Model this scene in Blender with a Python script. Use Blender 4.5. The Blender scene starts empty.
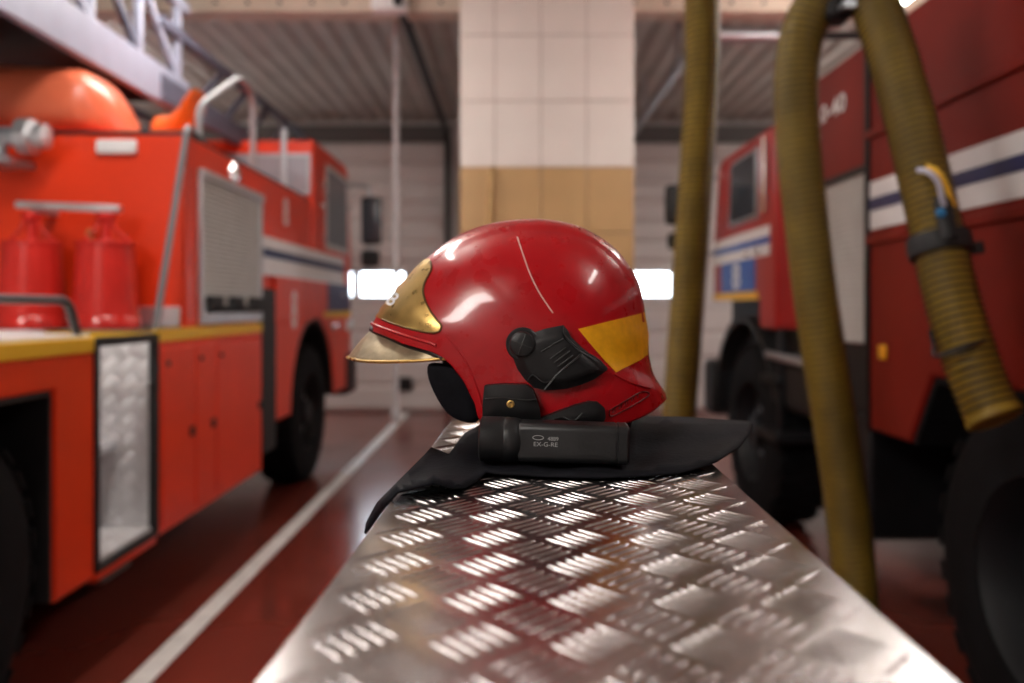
import bpy, bmesh, math, random
from mathutils import Vector, Matrix
from mathutils.geometry import delaunay_2d_cdt

random.seed(7)
scene = bpy.context.scene
COL = scene.collection

# ------------------------------------------------------------------ camera
FPX = 800.0          # focal length in pixels at 1024 wide
CAMZ = 1.4
cam_data = bpy.data.cameras.new('camera')
cam_data.sensor_width = 36.0
cam_data.lens = FPX / 1024.0 * 36.0
cam_data.shift_y = -34.5 / 1024.0
cam_data.clip_start = 0.02
cam_data.dof.use_dof = True
cam_data.dof.focus_distance = 0.668
cam_data.dof.aperture_fstop = 3.5
cam = bpy.data.objects.new('camera', cam_data)
COL.objects.link(cam)
cam.location = (0, 0, CAMZ)
cam.rotation_euler = (math.radians(90), 0, 0)
scene.camera = cam

# ------------------------------------------------------------------ world / exposure
world = bpy.data.worlds.new('overcast_sky')
scene.world = world
world.use_nodes = True
bg = world.node_tree.nodes['Background']
bg.inputs['Color'].default_value = (0.86, 0.93, 1.0, 1)
bg.inputs['Strength'].default_value = 10.0
scene.view_settings.view_transform = 'Standard'
scene.view_settings.look = 'None'
scene.view_settings.gamma = 1.0
scene.view_settings.use_curve_mapping = False
scene.view_settings.exposure = 0.68
LAMP = 17.0           # emission strength of the ceiling lamps' diffusers


def P(px, py, d):
    """photo pixel and distance in front of the camera -> world point"""
    return Vector(((px - 512.0) / FPX * d, d, CAMZ + (307.0 - py) / FPX * d))


# ------------------------------------------------------------------ materials
MATS = {}


def mat(name, col, rough=0.5, metal=0.0, var=0.0, vscale=8.0, bump=0.0, bscale=60.0, coat=0.0, rvar=0.0,
        spec=0.5, emit=None, estr=0.0, alpha=None, col2=None):
    if name in MATS:
        return MATS[name]
    m = bpy.data.materials.new(name)
    m.use_nodes = True
    nt = m.node_tree
    b = nt.nodes['Principled BSDF']
    b.inputs['Base Color'].default_value = (*col, 1)
    b.inputs['Roughness'].default_value = rough
    b.inputs['Metallic'].default_value = metal
    b.inputs['Specular IOR Level'].default_value = spec
    if coat:
        b.inputs['Coat Weight'].default_value = coat
        b.inputs['Coat Roughness'].default_value = 0.08
    if emit:
        b.inputs['Emission Color'].default_value = (*emit, 1)
        b.inputs['Emission Strength'].default_value = estr
    tc = nt.nodes.new('ShaderNodeTexCoord')
    if var > 0 or col2:
        n = nt.nodes.new('ShaderNodeTexNoise')
        n.inputs['Scale'].default_value = vscale
        n.inputs['Detail'].default_value = 5
        nt.links.new(tc.outputs['Object'], n.inputs['Vector'])
        r = nt.nodes.new('ShaderNodeValToRGB')
        r.color_ramp.elements[0].position = 0.32
        r.color_ramp.elements[1].position = 0.68
        c2 = col2 or tuple(min(1, c * (1 + var)) for c in col)
        c1 = col if col2 else tuple(c * (1 - var) for c in col)
        r.color_ramp.elements[0].color = (*c1, 1)
        r.color_ramp.elements[1].color = (*c2, 1)
        nt.links.new(n.outputs['Fac'], r.inputs['Fac'])
        nt.links.new(r.outputs['Color'], b.inputs['Base Color'])
    if rvar > 0:
        n2 = nt.nodes.new('ShaderNodeTexNoise')
        n2.inputs['Scale'].default_value = vscale * 1.7
        n2.inputs['Detail'].default_value = 6
        nt.links.new(tc.outputs['Object'], n2.inputs['Vector'])
        mr = nt.nodes.new('ShaderNodeMapRange')
        mr.inputs['From Min'].default_value = 0.3
        mr.inputs['From Max'].default_value = 0.7
        mr.inputs['To Min'].default_value = max(0.02, rough - rvar)
        mr.inputs['To Max'].default_value = min(1, rough + rvar)
        nt.links.new(n2.outputs['Fac'], mr.inputs['Value'])
        nt.links.new(mr.outputs['Result'], b.inputs['Roughness'])
    if bump > 0:
        n3 = nt.nodes.new('ShaderNodeTexNoise')
        n3.inputs['Scale'].default_value = bscale
        n3.inputs['Detail'].default_value = 4
        nt.links.new(tc.outputs['Object'], n3.inputs['Vector'])
        bp = nt.nodes.new('ShaderNodeBump')
        bp.inputs['Strength'].default_value = bump
        bp.inputs['Distance'].default_value = 0.002
        nt.links.new(n3.outputs['Fac'], bp.inputs['Height'])
        nt.links.new(bp.outputs['Normal'], b.inputs['Normal'])
    MATS[name] = m
    return m


def glass_mat(name, tint, mix=0.88):
    """thin pane: mostly see-through with a glossy face"""
    if name in MATS:
        return MATS[name]
    m = bpy.data.materials.new(name)
    m.use_nodes = True
    nt = m.node_tree
    nt.nodes.remove(nt.nodes['Principled BSDF'])
    out = nt.nodes['Material Output']
    t = nt.nodes.new('ShaderNodeBsdfTransparent')
    t.inputs['Color'].default_value = (*tint, 1)
    g = nt.nodes.new('ShaderNodeBsdfGlossy')
    g.inputs['Roughness'].default_value = 0.04
    mx = nt.nodes.new('ShaderNodeMixShader')
    mx.inputs['Fac'].default_value = 1 - mix
    nt.links.new(t.outputs[0], mx.inputs[1])
    nt.links.new(g.outputs[0], mx.inputs[2])
    nt.links.new(mx.outputs[0], out.inputs['Surface'])
    MATS[name] = m
    return m


M_LRED = mat('orange_red_paint', (0.80, 0.045, 0.008), 0.36, var=0.06, vscale=3, coat=0.12, spec=0.35)
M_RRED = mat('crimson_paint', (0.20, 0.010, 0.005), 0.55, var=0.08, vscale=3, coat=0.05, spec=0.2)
M_YEL = mat('yellow_stripe', (0.85, 0.48, 0.02), 0.45)
M_WHITE = mat('white_paint', (0.82, 0.80, 0.80), 0.4, var=0.04)
M_BLUE = mat('navy_stripe', (0.010, 0.02, 0.10), 0.4)
M_BLUE2 = mat('blue_panel', (0.01, 0.09, 0.42), 0.4)
M_BLK = mat('black_rubber', (0.012, 0.012, 0.013), 0.62, var=0.2, vscale=20)
M_TYRE = mat('tyre_rubber', (0.005, 0.005, 0.006), 0.85, spec=0.2, var=0.25, vscale=12, bump=0.2)
M_DARK = mat('dark_chassis', (0.009, 0.009, 0.011), 0.55, spec=0.35, var=0.3, vscale=5)
M_ALU = mat('aluminium', (0.66, 0.66, 0.68), 0.38, metal=0.85, var=0.06, vscale=6, rvar=0.08)
M_LINING = mat('recess_tread_lining', (0.86, 0.85, 0.86), 0.30, metal=0.3, var=0.05)
M_SHUT = mat('shutter_aluminium', (0.56, 0.55, 0.53), 0.5, metal=0.2, var=0.05)
M_CHROME = mat('chrome', (0.8, 0.8, 0.82), 0.12, metal=1.0)
M_STEEL = mat('grey_steel_tube', (0.42, 0.43, 0.46), 0.35, metal=0.7)
M_LADDER = mat('pale_grey_ladder_paint', (0.33, 0.34, 0.43), 0.42, var=0.05)
M_LADDER2 = mat('shaded_ladder_paint', (0.10, 0.10, 0.14), 0.5, var=0.1)  # shade on the ladder's far section put into a darker grey
M_TARP = mat('orange_tarpaulin', (0.88, 0.19, 0.09), 0.28, var=0.1, vscale=5, bump=0.3, bscale=9)
M_ORANGE = mat('orange_plastic', (0.9, 0.16, 0.015), 0.4, var=0.05)
M_BUCKET = mat('bucket_red_enamel', (0.62, 0.025, 0.018), 0.2, coat=0.5, var=0.06)
M_WOOD = mat('pale_wood', (0.45, 0.27, 0.10), 0.6, var=0.2, vscale=14)
M_GLASS = glass_mat('window_glass', (0.93, 0.96, 0.98), 0.92)
M_DGLASS = mat('dark_cab_glass', (0.05, 0.06, 0.075), 0.08, spec=0.8)
M_PGLASS = mat('pale_cab_glass', (0.32, 0.33, 0.36), 0.08, spec=0.9)
M_HOSE = mat('olive_exhaust_hose', (0.26, 0.165, 0.014), 0.55, var=0.25, vscale=7, bump=0.15, bscale=90)
M_COIL = mat('dark_hose_wire', (0.022, 0.014, 0.003), 0.6)
M_PLATE = mat('tread_plate_aluminium', (0.52, 0.485, 0.48), 0.23, metal=1.0, var=0.06, vscale=14, rvar=0.05)
M_TILEW = mat('cream_glazed_tile', (0.88, 0.79, 0.735), 0.28, var=0.03, vscale=3)
M_TILET = mat('tan_glazed_tile', (0.60, 0.375, 0.175), 0.30, var=0.05, vscale=4)
M_GROUT = mat('grout', (0.48, 0.38, 0.32), 0.9)
M_WALL = mat('painted_wall', (0.46, 0.43, 0.41), 0.85, var=0.05, vscale=2)
M_CEIL = mat('corrugated_metal', (0.44, 0.41, 0.37), 0.45, metal=0.2, var=0.10, vscale=2.5)
M_DOORP = mat('door_panel_enamel', (0.72, 0.66, 0.64), 0.42, var=0.04, vscale=2)
M_FLOOR = mat('red_floor_paint', (0.155, 0.028, 0.018), 0.20, var=0.12, vscale=1.3, rvar=0.05, bump=0.04, bscale=25)
M_LINE = mat('white_line_paint', (0.72, 0.70, 0.67), 0.45, var=0.12, vscale=9)
M_BEAM = mat('cream_beam_paint', (0.60, 0.50, 0.40), 0.5, var=0.06)
M_GROUND = mat('outdoor_concrete', (0.4, 0.4, 0.38), 0.9, var=0.1)
M_DIFF = mat('lamp_diffuser', (0.9, 0.9, 0.9), 0.4, emit=(1.0, 0.955, 0.90), estr=LAMP)
# helmet
M_HRED = mat('helmet_red_lacquer', (0.46, 0.004, 0.009), 0.30, var=0.08, vscale=30, coat=0.6, rvar=0.06, spec=0.3, bump=0.02, bscale=160)
M_HGOLD = mat('worn_brass', (0.62, 0.40, 0.13), 0.34, metal=0.85, var=0.14, vscale=45, rvar=0.1)
M_VISOR = mat('scratched_gold_visor', (0.50, 0.40, 0.26), 0.42, metal=0.7, var=0.18, vscale=60, rvar=0.12)
M_HBLK = mat('moulded_black_plastic', (0.010, 0.010, 0.011), 0.42, var=0.25, vscale=60, bump=0.08, bscale=260)
M_HBLK2 = mat('black_plastic_relief', (0.035, 0.035, 0.036), 0.38)
M_REFL = mat('amber_reflective_tape', (0.95, 0.42, 0.008), 0.36, var=0.10, vscale=120, coat=0.3)
M_LEATH = mat('black_neck_leather', (0.008, 0.008, 0.011), 0.72, var=0.3, vscale=60, bump=0.25, bscale=220, spec=0.12)
M_PRINT = mat('grey_print', (0.40, 0.40, 0.40), 0.5)
M_SEAM = mat('seam_scratched_red', (0.72, 0.42, 0.36), 0.35)


# ------------------------------------------------------------------ mesh helpers
class MB:
    def __init__(self):
        self.v = []
        self.f = []

    def add(self, verts, faces):
        o = len(self.v)
        self.v += [tuple(p) for p in verts]
        self.f += [tuple(i + o for i in f) for f in faces]
        return self

    def box(self, x0, x1, y0, y1, z0, z1):
        x0, x1 = sorted((x0, x1)); y0, y1 = sorted((y0, y1)); z0, z1 = sorted((z0, z1))
        v = [(x0, y0, z0), (x1, y0, z0), (x1, y1, z0), (x0, y1, z0), (x0, y0, z1), (x1, y0, z1), (x1, y1, z1), (x0, y1, z1)]
        f = [(0, 3, 2, 1), (4, 5, 6, 7), (0, 1, 5, 4), (1, 2, 6, 5), (2, 3, 7, 6), (3, 0, 4, 7)]
        return self.add(v, f)

    def bar(self, a, b, w, h, up=(0, 0, 1)):
        """rectangular bar from a to b, w across, h along up"""
        a, b = Vector(a), Vector(b)
        t = (b - a).normalized()
        u = Vector(up)
        s = t.cross(u)
        if s.length < 1e-5:
            s = t.cross(Vector((0, 1, 0)))
        s.normalize()
        u = s.cross(t).normalized()
        v = []
        for p in (a, b):
            for (i, j) in ((-1, -1), (1, -1), (1, 1), (-1, 1)):
                v.append(p + s * (i * w / 2) + u * (j * h / 2))
        f = [(0, 1, 2, 3)[::-1], (4, 5, 6, 7), (0, 1, 5, 4), (1, 2, 6, 5), (2, 3, 7, 6), (3, 0, 4, 7)]
        return self.add(v, f)

    def prism(self, poly, axis, a, b):
        """polygon in the two other axes (in order) extruded along axis between a and b"""
        def mk(p, w):
            return {'x': (w, p[0], p[1]), 'y': (p[0], w, p[1]), 'z': (p[0], p[1], w)}[axis]
        n = len(poly)
        v = [mk(p, a) for p in poly] + [mk(p, b) for p in poly]
        f = [tuple(range(n))[::-1], tuple(range(n, 2 * n))]
        f += [(i, (i + 1) % n, n + (i + 1) % n, n + i) for i in range(n)]
        return self.add(v, f)

    def rings(self, rings, closed=True, cap0=False, cap1=False):
        n = len(rings[0])
        v = [p for r in rings for p in r]
        f = []
        for i in range(len(rings) - 1):
            for j in range(n if closed else n - 1):
                k = (j + 1) % n
                f.append((i * n + j, i * n + k, (i + 1) * n + k, (i + 1) * n + j))
        if cap0:
            f.append(tuple(range(n))[::-1])
        if cap1:
            f.append(tuple(range((len(rings) - 1) * n, len(rings) * n)))
        return self.add(v, f)

    def tube(self, pts, r, seg=10, caps=True, radii=None):
        pts = [Vector(p) for p in pts]
        n = len(pts)
        tang = []
        for i in range(n):
            a = pts[max(0, i - 1)]
            b = pts[min(n - 1, i + 1)]
            tang.append((b - a).normalized())
        ref = Vector((0, 0, 1)) if abs(tang[0].z) < 0.9 else Vector((1, 0, 0))
        s = tang[0].cross(ref).normalized()
        rings = []
        for i in range(n):
            t = tang[i]
            s = (s - t * s.dot(t)).normalized()
            u = t.cross(s)
            rr = radii[i] if radii else r
            rings.append([pts[i] + s * (rr * math.cos(2 * math.pi * k / seg)) + u * (rr * math.sin(2 * math.pi * k / seg)) for k in range(seg)])
        return self.rings(rings, True, caps, caps)

    def lathe(self, prof, origin, axis, seg=32, cap0=True, cap1=True):
        """prof: (radius, height along axis)"""
        o = Vector(origin)
        t = Vector(axis).normalized()
        ref = Vector((0, 0, 1)) if abs(t.z) < 0.9 else Vector((1, 0, 0))
        s = t.cross(ref).normalized()
        u = t.cross(s)
        rings = [[o + t * h + s * (r * math.cos(2 * math.pi * k / seg)) + u * (r * math.sin(2 * math.pi * k / seg)) for k in range(seg)] for r, h in prof]
        return self.rings(rings, True, cap0, cap1)

    def build(self, name, material, parent=None, smooth=40, bevel=0.0, bseg=2, merge=False, solid=0.0, subsurf=0):
        L = ORIG.get(parent.name, Vector((0, 0, 0))) if parent else Vector((0, 0, 0))
        me = bpy.data.meshes.new(name)
        me.from_pydata([(p[0] - L[0], p[1] - L[1], p[2] - L[2]) for p in self.v], [], self.f)
        bm = bmesh.new()
        bm.from_mesh(me)
        if merge:
            bmesh.ops.remove_doubles(bm, verts=bm.verts, dist=1e-5)
        bmesh.ops.recalc_face_normals(bm, faces=bm.faces)
        bm.to_mesh(me)
        bm.free()
        me.materials.append(material)
        if smooth:
            for p in me.polygons:
                p.use_smooth = True
            me.set_sharp_from_angle(angle=math.radians(smooth))
        o = bpy.data.objects.new(name, me)
        COL.objects.link(o)
        if parent:
            o.parent = parent
            ORIG[o.name] = L
        if solid:
            md = o.modifiers.new('thickness', 'SOLIDIFY')
            md.thickness = abs(solid)
            md.offset = -1 if solid > 0 else 1
        if subsurf:
            md = o.modifiers.new('smooth', 'SUBSURF')
            md.levels = md.render_levels = subsurf
        if bevel:
            md = o.modifiers.new('bevel', 'BEVEL')
            md.width = bevel
            md.segments = bseg
            md.limit_method = 'ANGLE'
            md.angle_limit = math.radians(40)
        return o


ORIG = {}


def tag(o, label, cat, group=None):
    o['label'] = label
    o['category'] = cat
    if group:
        o['group'] = group
    return o


def structure(o):
    o['kind'] = 'structure'
    return o


def thing(name, loc, label, cat, group=None):
    o = bpy.data.objects.new(name, None)
    COL.objects.link(o)
    o.location = loc
    o.empty_display_size = 0.1
    ORIG[o.name] = Vector(loc)
    return tag(o, label, cat, group)


def place_copy(src, parent, loc):
    """linked copy of a mesh object under parent, mesh origin at world point loc"""
    c = src.copy()
    COL.objects.link(c)
    c.parent = parent
    L = ORIG.get(parent.name, Vector((0, 0, 0)))
    c.location = Vector(loc) - L
    return c


def catmull(pts, n):
    pts = [Vector(p) for p in pts]
    q = [pts[0] * 2 - pts[1]] + pts + [pts[-1] * 2 - pts[-2]]
    out = []
    for i in range(1, len(q) - 2):
        for k in range(n):
            t = k / n
            a, b, c, d = q[i - 1], q[i], q[i + 1], q[i + 2]
            out.append(0.5 * ((2 * b) + (c - a) * t + (2 * a - 5 * b + 4 * c - d) * t * t + (3 * b - a - 3 * c + d) * t ** 3))
    out.append(pts[-1])
    return out


def resample(pts, step):
    out = [pts[0]]
    acc = 0.0
    for a, b in zip(pts[:-1], pts[1:]):
        L = (b - a).length
        if L < 1e-9:
            continue
        t = step - acc
        while t <= L:
            out.append(a + (b - a) * (t / L))
            t += step
        acc = (acc + L) % step if (acc + L) >= step else acc + L
    return out


def round_path(pts, r, n=6):
    """polyline with rounded corners"""
    pts = [Vector(p) for p in pts]
    out = [pts[0]]
    for i in range(1, len(pts) - 1):
        a, b, c = pts[i - 1], pts[i], pts[i + 1]
        d1, d2 = (a - b), (c - b)
        rr = min(r, d1.length * 0.45, d2.length * 0.45)
        p, q = b + d1.normalized() * rr, b + d2.normalized() * rr
        for k in range(n + 1):
            t = k / n
            out.append(p * (1 - t) ** 2 + b * 2 * t * (1 - t) + q * t * t)
    out.append(pts[-1])
    return out


def lettering(txt, name, origin, right, up, height, material, parent, width=None, depth=0.003, bold=True, fn=None):
    cu = bpy.data.curves.new('txt', 'FONT')
    cu.body = txt
    cu.size = 1.0
    cu.extrude = 0.0
    if bold:
        cu.offset = 0.02
    o = bpy.data.objects.new('txt', cu)
    COL.objects.link(o)
    dg = bpy.context.evaluated_depsgraph_get()
    dg.update()
    me = bpy.data.meshes.new_from_object(o.evaluated_get(dg))
    xs = [v.co.x for v in me.vertices]; ys = [v.co.y for v in me.vertices]
    x0, x1, y0, y1 = min(xs), max(xs), min(ys), max(ys)
    sy = height / (y1 - y0)
    sx = width / (x1 - x0) if width else sy
    R, U = Vector(right).normalized(), Vector(up).normalized()
    N = R.cross(U)
    mb = MB()
    vs = []
    for v in me.vertices:
        a, b = (v.co.x - x0) * sx, (v.co.y - y0) * sy
        if fn:
            vs.append(fn(a, b))
        else:
            vs.append(Vector(origin) + R * a + U * b + N * depth)
    mb.add(vs, [tuple(p.vertices) for p in me.polygons])
    bpy.data.objects.remove(o)
    bpy.data.curves.remove(cu)
    bpy.data.meshes.remove(me)
    return mb.build(name, material, parent, smooth=0)


# ------------------------------------------------------------------ room shell
ZC = 3.88       # ceiling
YB = 10.7       # wall with the gates
XL, XR, YF = -6.6, 6.6, -4.5

floor = structure(MB().box(XL - 0.2, XR + 0.2, YF - 0.2, YB + 0.2, -0.2, 0).build('floor', M_FLOOR))
structure(MB().box(-1.44, -1.345, YF + 0.1, YB - 0.12, 0.0, 0.003).build('trim_1', M_LINE, bevel=0.001))
bpy.data.objects['trim_1'].parent = floor
bpy.data.objects['trim_1'].name = 'painted_line'

# corrugated ceiling: one folded sheet whose ribs run towards the gates
mb = MB()
prof = []
x = XL - 0.2
while x < XR + 0.2:
    prof += [(x, ZC + 0.02), (x + 0.06, ZC + 0.02), (x + 0.10, ZC), (x + 0.16, ZC)]
    x += 0.2
rows = [[(px_, YF - 0.2, pz) for px_, pz in prof], [(px_, YB + 0.2, pz) for px_, pz in prof]]
mb.rings(rows, closed=False)
mb.box(XL - 0.2, XR + 0.2, YF - 0.2, YB + 0.2, ZC + 0.08, ZC + 0.2)
ceiling = structure(mb.build('ceiling', M_CEIL, smooth=0))
# roof beam across the hall, with bolt heads
beam = MB().box(XL, XR, 6.2, 6.42, 3.69, ZC).build('beam', M_BEAM, ceiling, bevel=0.008)
beam['kind'] = 'structure'
bolt = MB().lathe([(0.0001, -0.012), (0.014, -0.011), (0.016, 0.0)], (0, 0, 0), (0, 1, 0), 8).build('bolt_head', M_DARK, beam)
bolt.location = (-2.8, 6.2, 3.76)
for i in range(1, 24):
    place_copy(bolt, beam, (-2.8 + 0.25 * i, 6.2, 3.76))

structure(MB().box(XL - 0.2, XL, YF, YB, 0, ZC + 0.1).build('wall_left', M_WALL))
structure(MB().box(XR, XR + 0.2, YF, YB, 0, ZC + 0.1).build('wall_right', M_WALL))
structure(MB().box(XL - 0.2, XR + 0.2, YF - 0.2, YF, 0, ZC + 0.1).build('wall_front', M_WALL))
D1 = (-4.96, -0.88)
D2 = (1.42, 5.50)
DZ = 3.60
mb = MB()
for a, b in ((XL - 0.2, D1[0]), (D1[1], D2[0]), (D2[1], XR + 0.2)):
    mb.box(a, b, YB, YB + 0.2, 0, DZ)
mb.box(XL - 0.2, XR + 0.2, YB, YB + 0.2, DZ, ZC + 0.1)
structure(mb.build('wall_back', M_WALL))
structure(MB().box(-14, 14, YB + 0.2, YB + 14, -0.25, -0.05).build('ground_outside', M_GROUND))

# sectional gates
ROWS = [(0.0, 0.70), (0.70, 1.40), (1.40, 2.00), (2.00, 2.54), (2.54, 3.08), (3.08, 3.60)]


def gate(name, x0, x1, win_right):
    d = structure(MB().box(x0 - 0.06, x0, YB - 0.05, YB + 0.02, 0, DZ).box(x1, x1 + 0.06, YB - 0.05, YB + 0.02, 0, DZ)
                  .box(x0 - 0.06, x1 + 0.06, YB - 0.05, YB + 0.02, DZ, DZ + 0.22).build(name, mat('grey_door_frame', (0.10, 0.09, 0.085), 0.5), bevel=0.006))
    yf, yb = YB + 0.02, YB + 0.07
    wins = []
    k = 0
    while True:
        b = win_right - k * 0.69
        a = b - 0.64
        if a < x0 + 0.05:
            break
        wins.append((a, b))
        k += 1
    for i, (z0, z1) in enumerate(ROWS):
        mb = MB()
        if i == 2:
            zw0, zw1 = 1.52, 1.89
            mb.box(x0, x1, yf, yb, z0, zw0)
            mb.box(x0, x1, yf, yb, zw1, z1)
            edges = sorted([x0] + [e for w in wins for e in w] + [x1])
            for a, b in zip(edges[0::2], edges[1::2]):
                mb.box(a, b, yf, yb, zw0, zw1)
            p = mb.build('door_panel', M_DOORP, d, bevel=0.004)
            for a, b in wins:
                fr = MB()
                t = 0.03
                fr.box(a, b, yf - 0.012, yb, zw0, zw0 + t).box(a, b, yf - 0.012, yb, zw1 - t, zw1)
                fr.box(a, a + t, yf - 0.012, yb, zw0 + t, zw1 - t).box(b - t, b, yf - 0.012, yb, zw0 + t, zw1 - t)
                fr.build('window_frame', M_WHITE, p, bevel=0.004)
                MB().box(a + t, b - t, yf + 0.02, yf + 0.026, zw0 + t, zw1 - t).build('pane', M_GLASS, p)
        else:
            n = 2
            h = (z1 - z0 - 0.012) / n
            poly = []
            for j in range(n):
                a = z0 + 0.006 + j * h
                poly += [(yf + 0.025, a), (yf - 0.010, a + 0.05), (yf - 0.010, a + h - 0.04), (yf + 0.025, a + h - 0.001)]
            poly += [(yf + 0.03, z1 - 0.006), (yf + 0.03, z1), (yb, z1), (yb, z0), (yf + 0.03, z0), (yf + 0.03, z0 + 0.006)]
            mb.prism(poly, 'x', x0, x1)
            mb.build('door_panel', M_DOORP, d, smooth=0)
    return d


g1 = gate('door_1', D1[0], D1[1], -1.42)
g2 = gate('door_2', D2[0], D2[1], 2.15)
MB().box(-1.535, -1.335, YB - 0.03, YB + 0.02, 0.28, 0.46).box(-1.50, -1.37, YB - 0.05, YB - 0.03, 0.33, 0.41).build('vent_grille', M_BLK, g1, bevel=0.004)


def door_track(xc, zc, material, g, inner):
    pts = round_path([(xc, YB - 0.08, 0.05), (xc, YB - 0.08, zc), (xc, 6.0, zc)], 0.35, 8)
    mb = MB()
    for a, b in zip(pts[:-1], pts[1:]):
        mb.bar(a, b, 0.075, 0.06, up=(1, 0, 0))
    mb.build('track', material, g, bevel=0.004)
    for y in (6.9, 8.6):
        MB().box(xc - 0.015, xc + 0.015, y - 0.02, y + 0.02, zc, ZC + 0.03).build('track_hanger', M_STEEL, g)


door_track(-0.86, 3.72, M_DARK, g1, -1)
door_track(-4.98, 3.72, M_DARK, g1, 1)
door_track(1.43, 3.46, M_STEEL, g2, -1)
door_track(5.52, 3.46, M_STEEL, g2, 1)
MB().tube([(D2[0], 6.55, 3.62), (D2[1], 6.55, 3.62)], 0.03, 12).build('spring_shaft', M_DARK, g2)
MB().tube([(D2[0] + 0.1, 6.55, 3.62), (D2[0] + 0.75, 6.55, 3.62)], 0.06, 14).build('spring_drum', M_STEEL, g2)

# tiled pillar
PX0, PX1, PY0, PY1 = -0.357, 0.839, 5.5, 6.1
pillar = structure(MB().box(PX0 + 0.011, PX1 - 0.011, PY0 + 0.011, PY1 - 0.011, 0, ZC + 0.02).build('wall_pillar', M_GROUT))
TW, TH = 0.316, 0.454
zs = [2.3625 + TH * k for k in range(-6, 5)]
edges_x = [PX0, -0.117, 0.199, 0.515, PX1]
edges_y = [PY0, PY0 + 0.3, PY1]
tile_cache = {}


def tile(w, h, normal, cx, cy, cz, m):
    key = (round(w, 3), round(h, 3), normal, m.name)
    g = 0.006
    if key not in tile_cache:
        t = MB()
        if normal in ('-y', '+y'):
            t.box(-w / 2 + g / 2, w / 2 - g / 2, -0.007, 0.007, -h / 2 + g / 2, h / 2 - g / 2)
        else:
            t.box(-0.007, 0.007, -w / 2 + g / 2, w / 2 - g / 2, -h / 2 + g / 2, h / 2 - g / 2)
        o = t.build('tile', m, pillar, bevel=0.0025)
        o.location = (cx, cy, cz)
        tile_cache[key] = o
    else:
        place_copy(tile_cache[key], pillar, (cx, cy, cz))


for z0 in zs:
    a, b = max(0.0, z0), min(ZC + 0.02, z0 + TH)
    if b - a < 0.02:
        continue
    m = M_TILEW if z0 > 2.3 else M_TILET
    for x0, x1 in zip(edges_x[:-1], edges_x[1:]):
        tile(x1 - x0, b - a, '-y', (x0 + x1) / 2, PY0 + 0.007, (a + b) / 2, m)
        tile(x1 - x0, b - a, '+y', (x0 + x1) / 2, PY1 - 0.007, (a + b) / 2, m)
    for y0, y1 in zip(edges_y[:-1], edges_y[1:]):
        for xx, nn in ((PX0 + 0.007, '-x'), (PX1 - 0.007, '+x')):
            tile(y1 - y0, b - a, nn, xx, (y0 + y1) / 2, (a + b) / 2, m)

# ------------------------------------------------------------------ ceiling lamps


def ceiling_lamp(x, y, lx, ly, label, z=3.46):
    t = thing('ceiling_light', (x, y, z), label, 'ceiling light', 'strip lights hung under the corrugated ceiling')
    hx, hy = (lx / 2, 0.05) if lx > ly else (0.05, ly / 2)
    MB().box(x - hx, x + hx, y - hy, y + hy, z + 0.081, z + 0.14).build('housing', M_WHITE, t, bevel=0.01)
    MB().box(x - lx / 2, x + lx / 2, y - ly / 2, y + ly / 2, z, z + 0.08).build('diffuser', M_DIFF, t)
    for s in (-1, 1):
        ox, oy = (s * lx * 0.35, 0) if lx > ly else (0, s * ly * 0.35)
        MB().tube([(x + ox, y + oy, z + 0.13), (x + ox, y + oy, ZC + 0.02)], 0.006, 6).build('hanger', M_STEEL, t)
    return t


ceiling_lamp(-1.38, 2.4, 0.24, 1.6, 'white strip light hung above the side of the ladder truck deck')
ceiling_lamp(-2.5, -1.9, 1.5, 0.9, 'wide white panel light hung crosswise behind the ladder truck tail')
ceiling_lamp(1.9, 0.3, 0.16, 1.0, 'short slim strip light hung over the crimson truck tail')
ceiling_lamp(-1.75, 4.7, 0.26, 1.1, 'added white strip light out of view over the ladder truck roof hoop')  # added out of view to brighten the far hall and pillar
ceiling_lamp(2.5, 4.7, 0.34, 1.8, 'added long white strip light out of view over the crimson truck body')  # added out of view to light the ladder truck's facing side
ceiling_lamp(4.4, 7.9, 0.34, 1.8, 'added white strip light hidden by the gate beyond the crimson truck')  # added behind the truck to brighten the far gate
ceiling_lamp(-4.8, 8.1, 0.34, 1.8, 'added white strip light hidden by the gate beyond the ladder truck')  # added behind the ladder to brighten its gate panels

# ------------------------------------------------------------------ wheels


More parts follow.
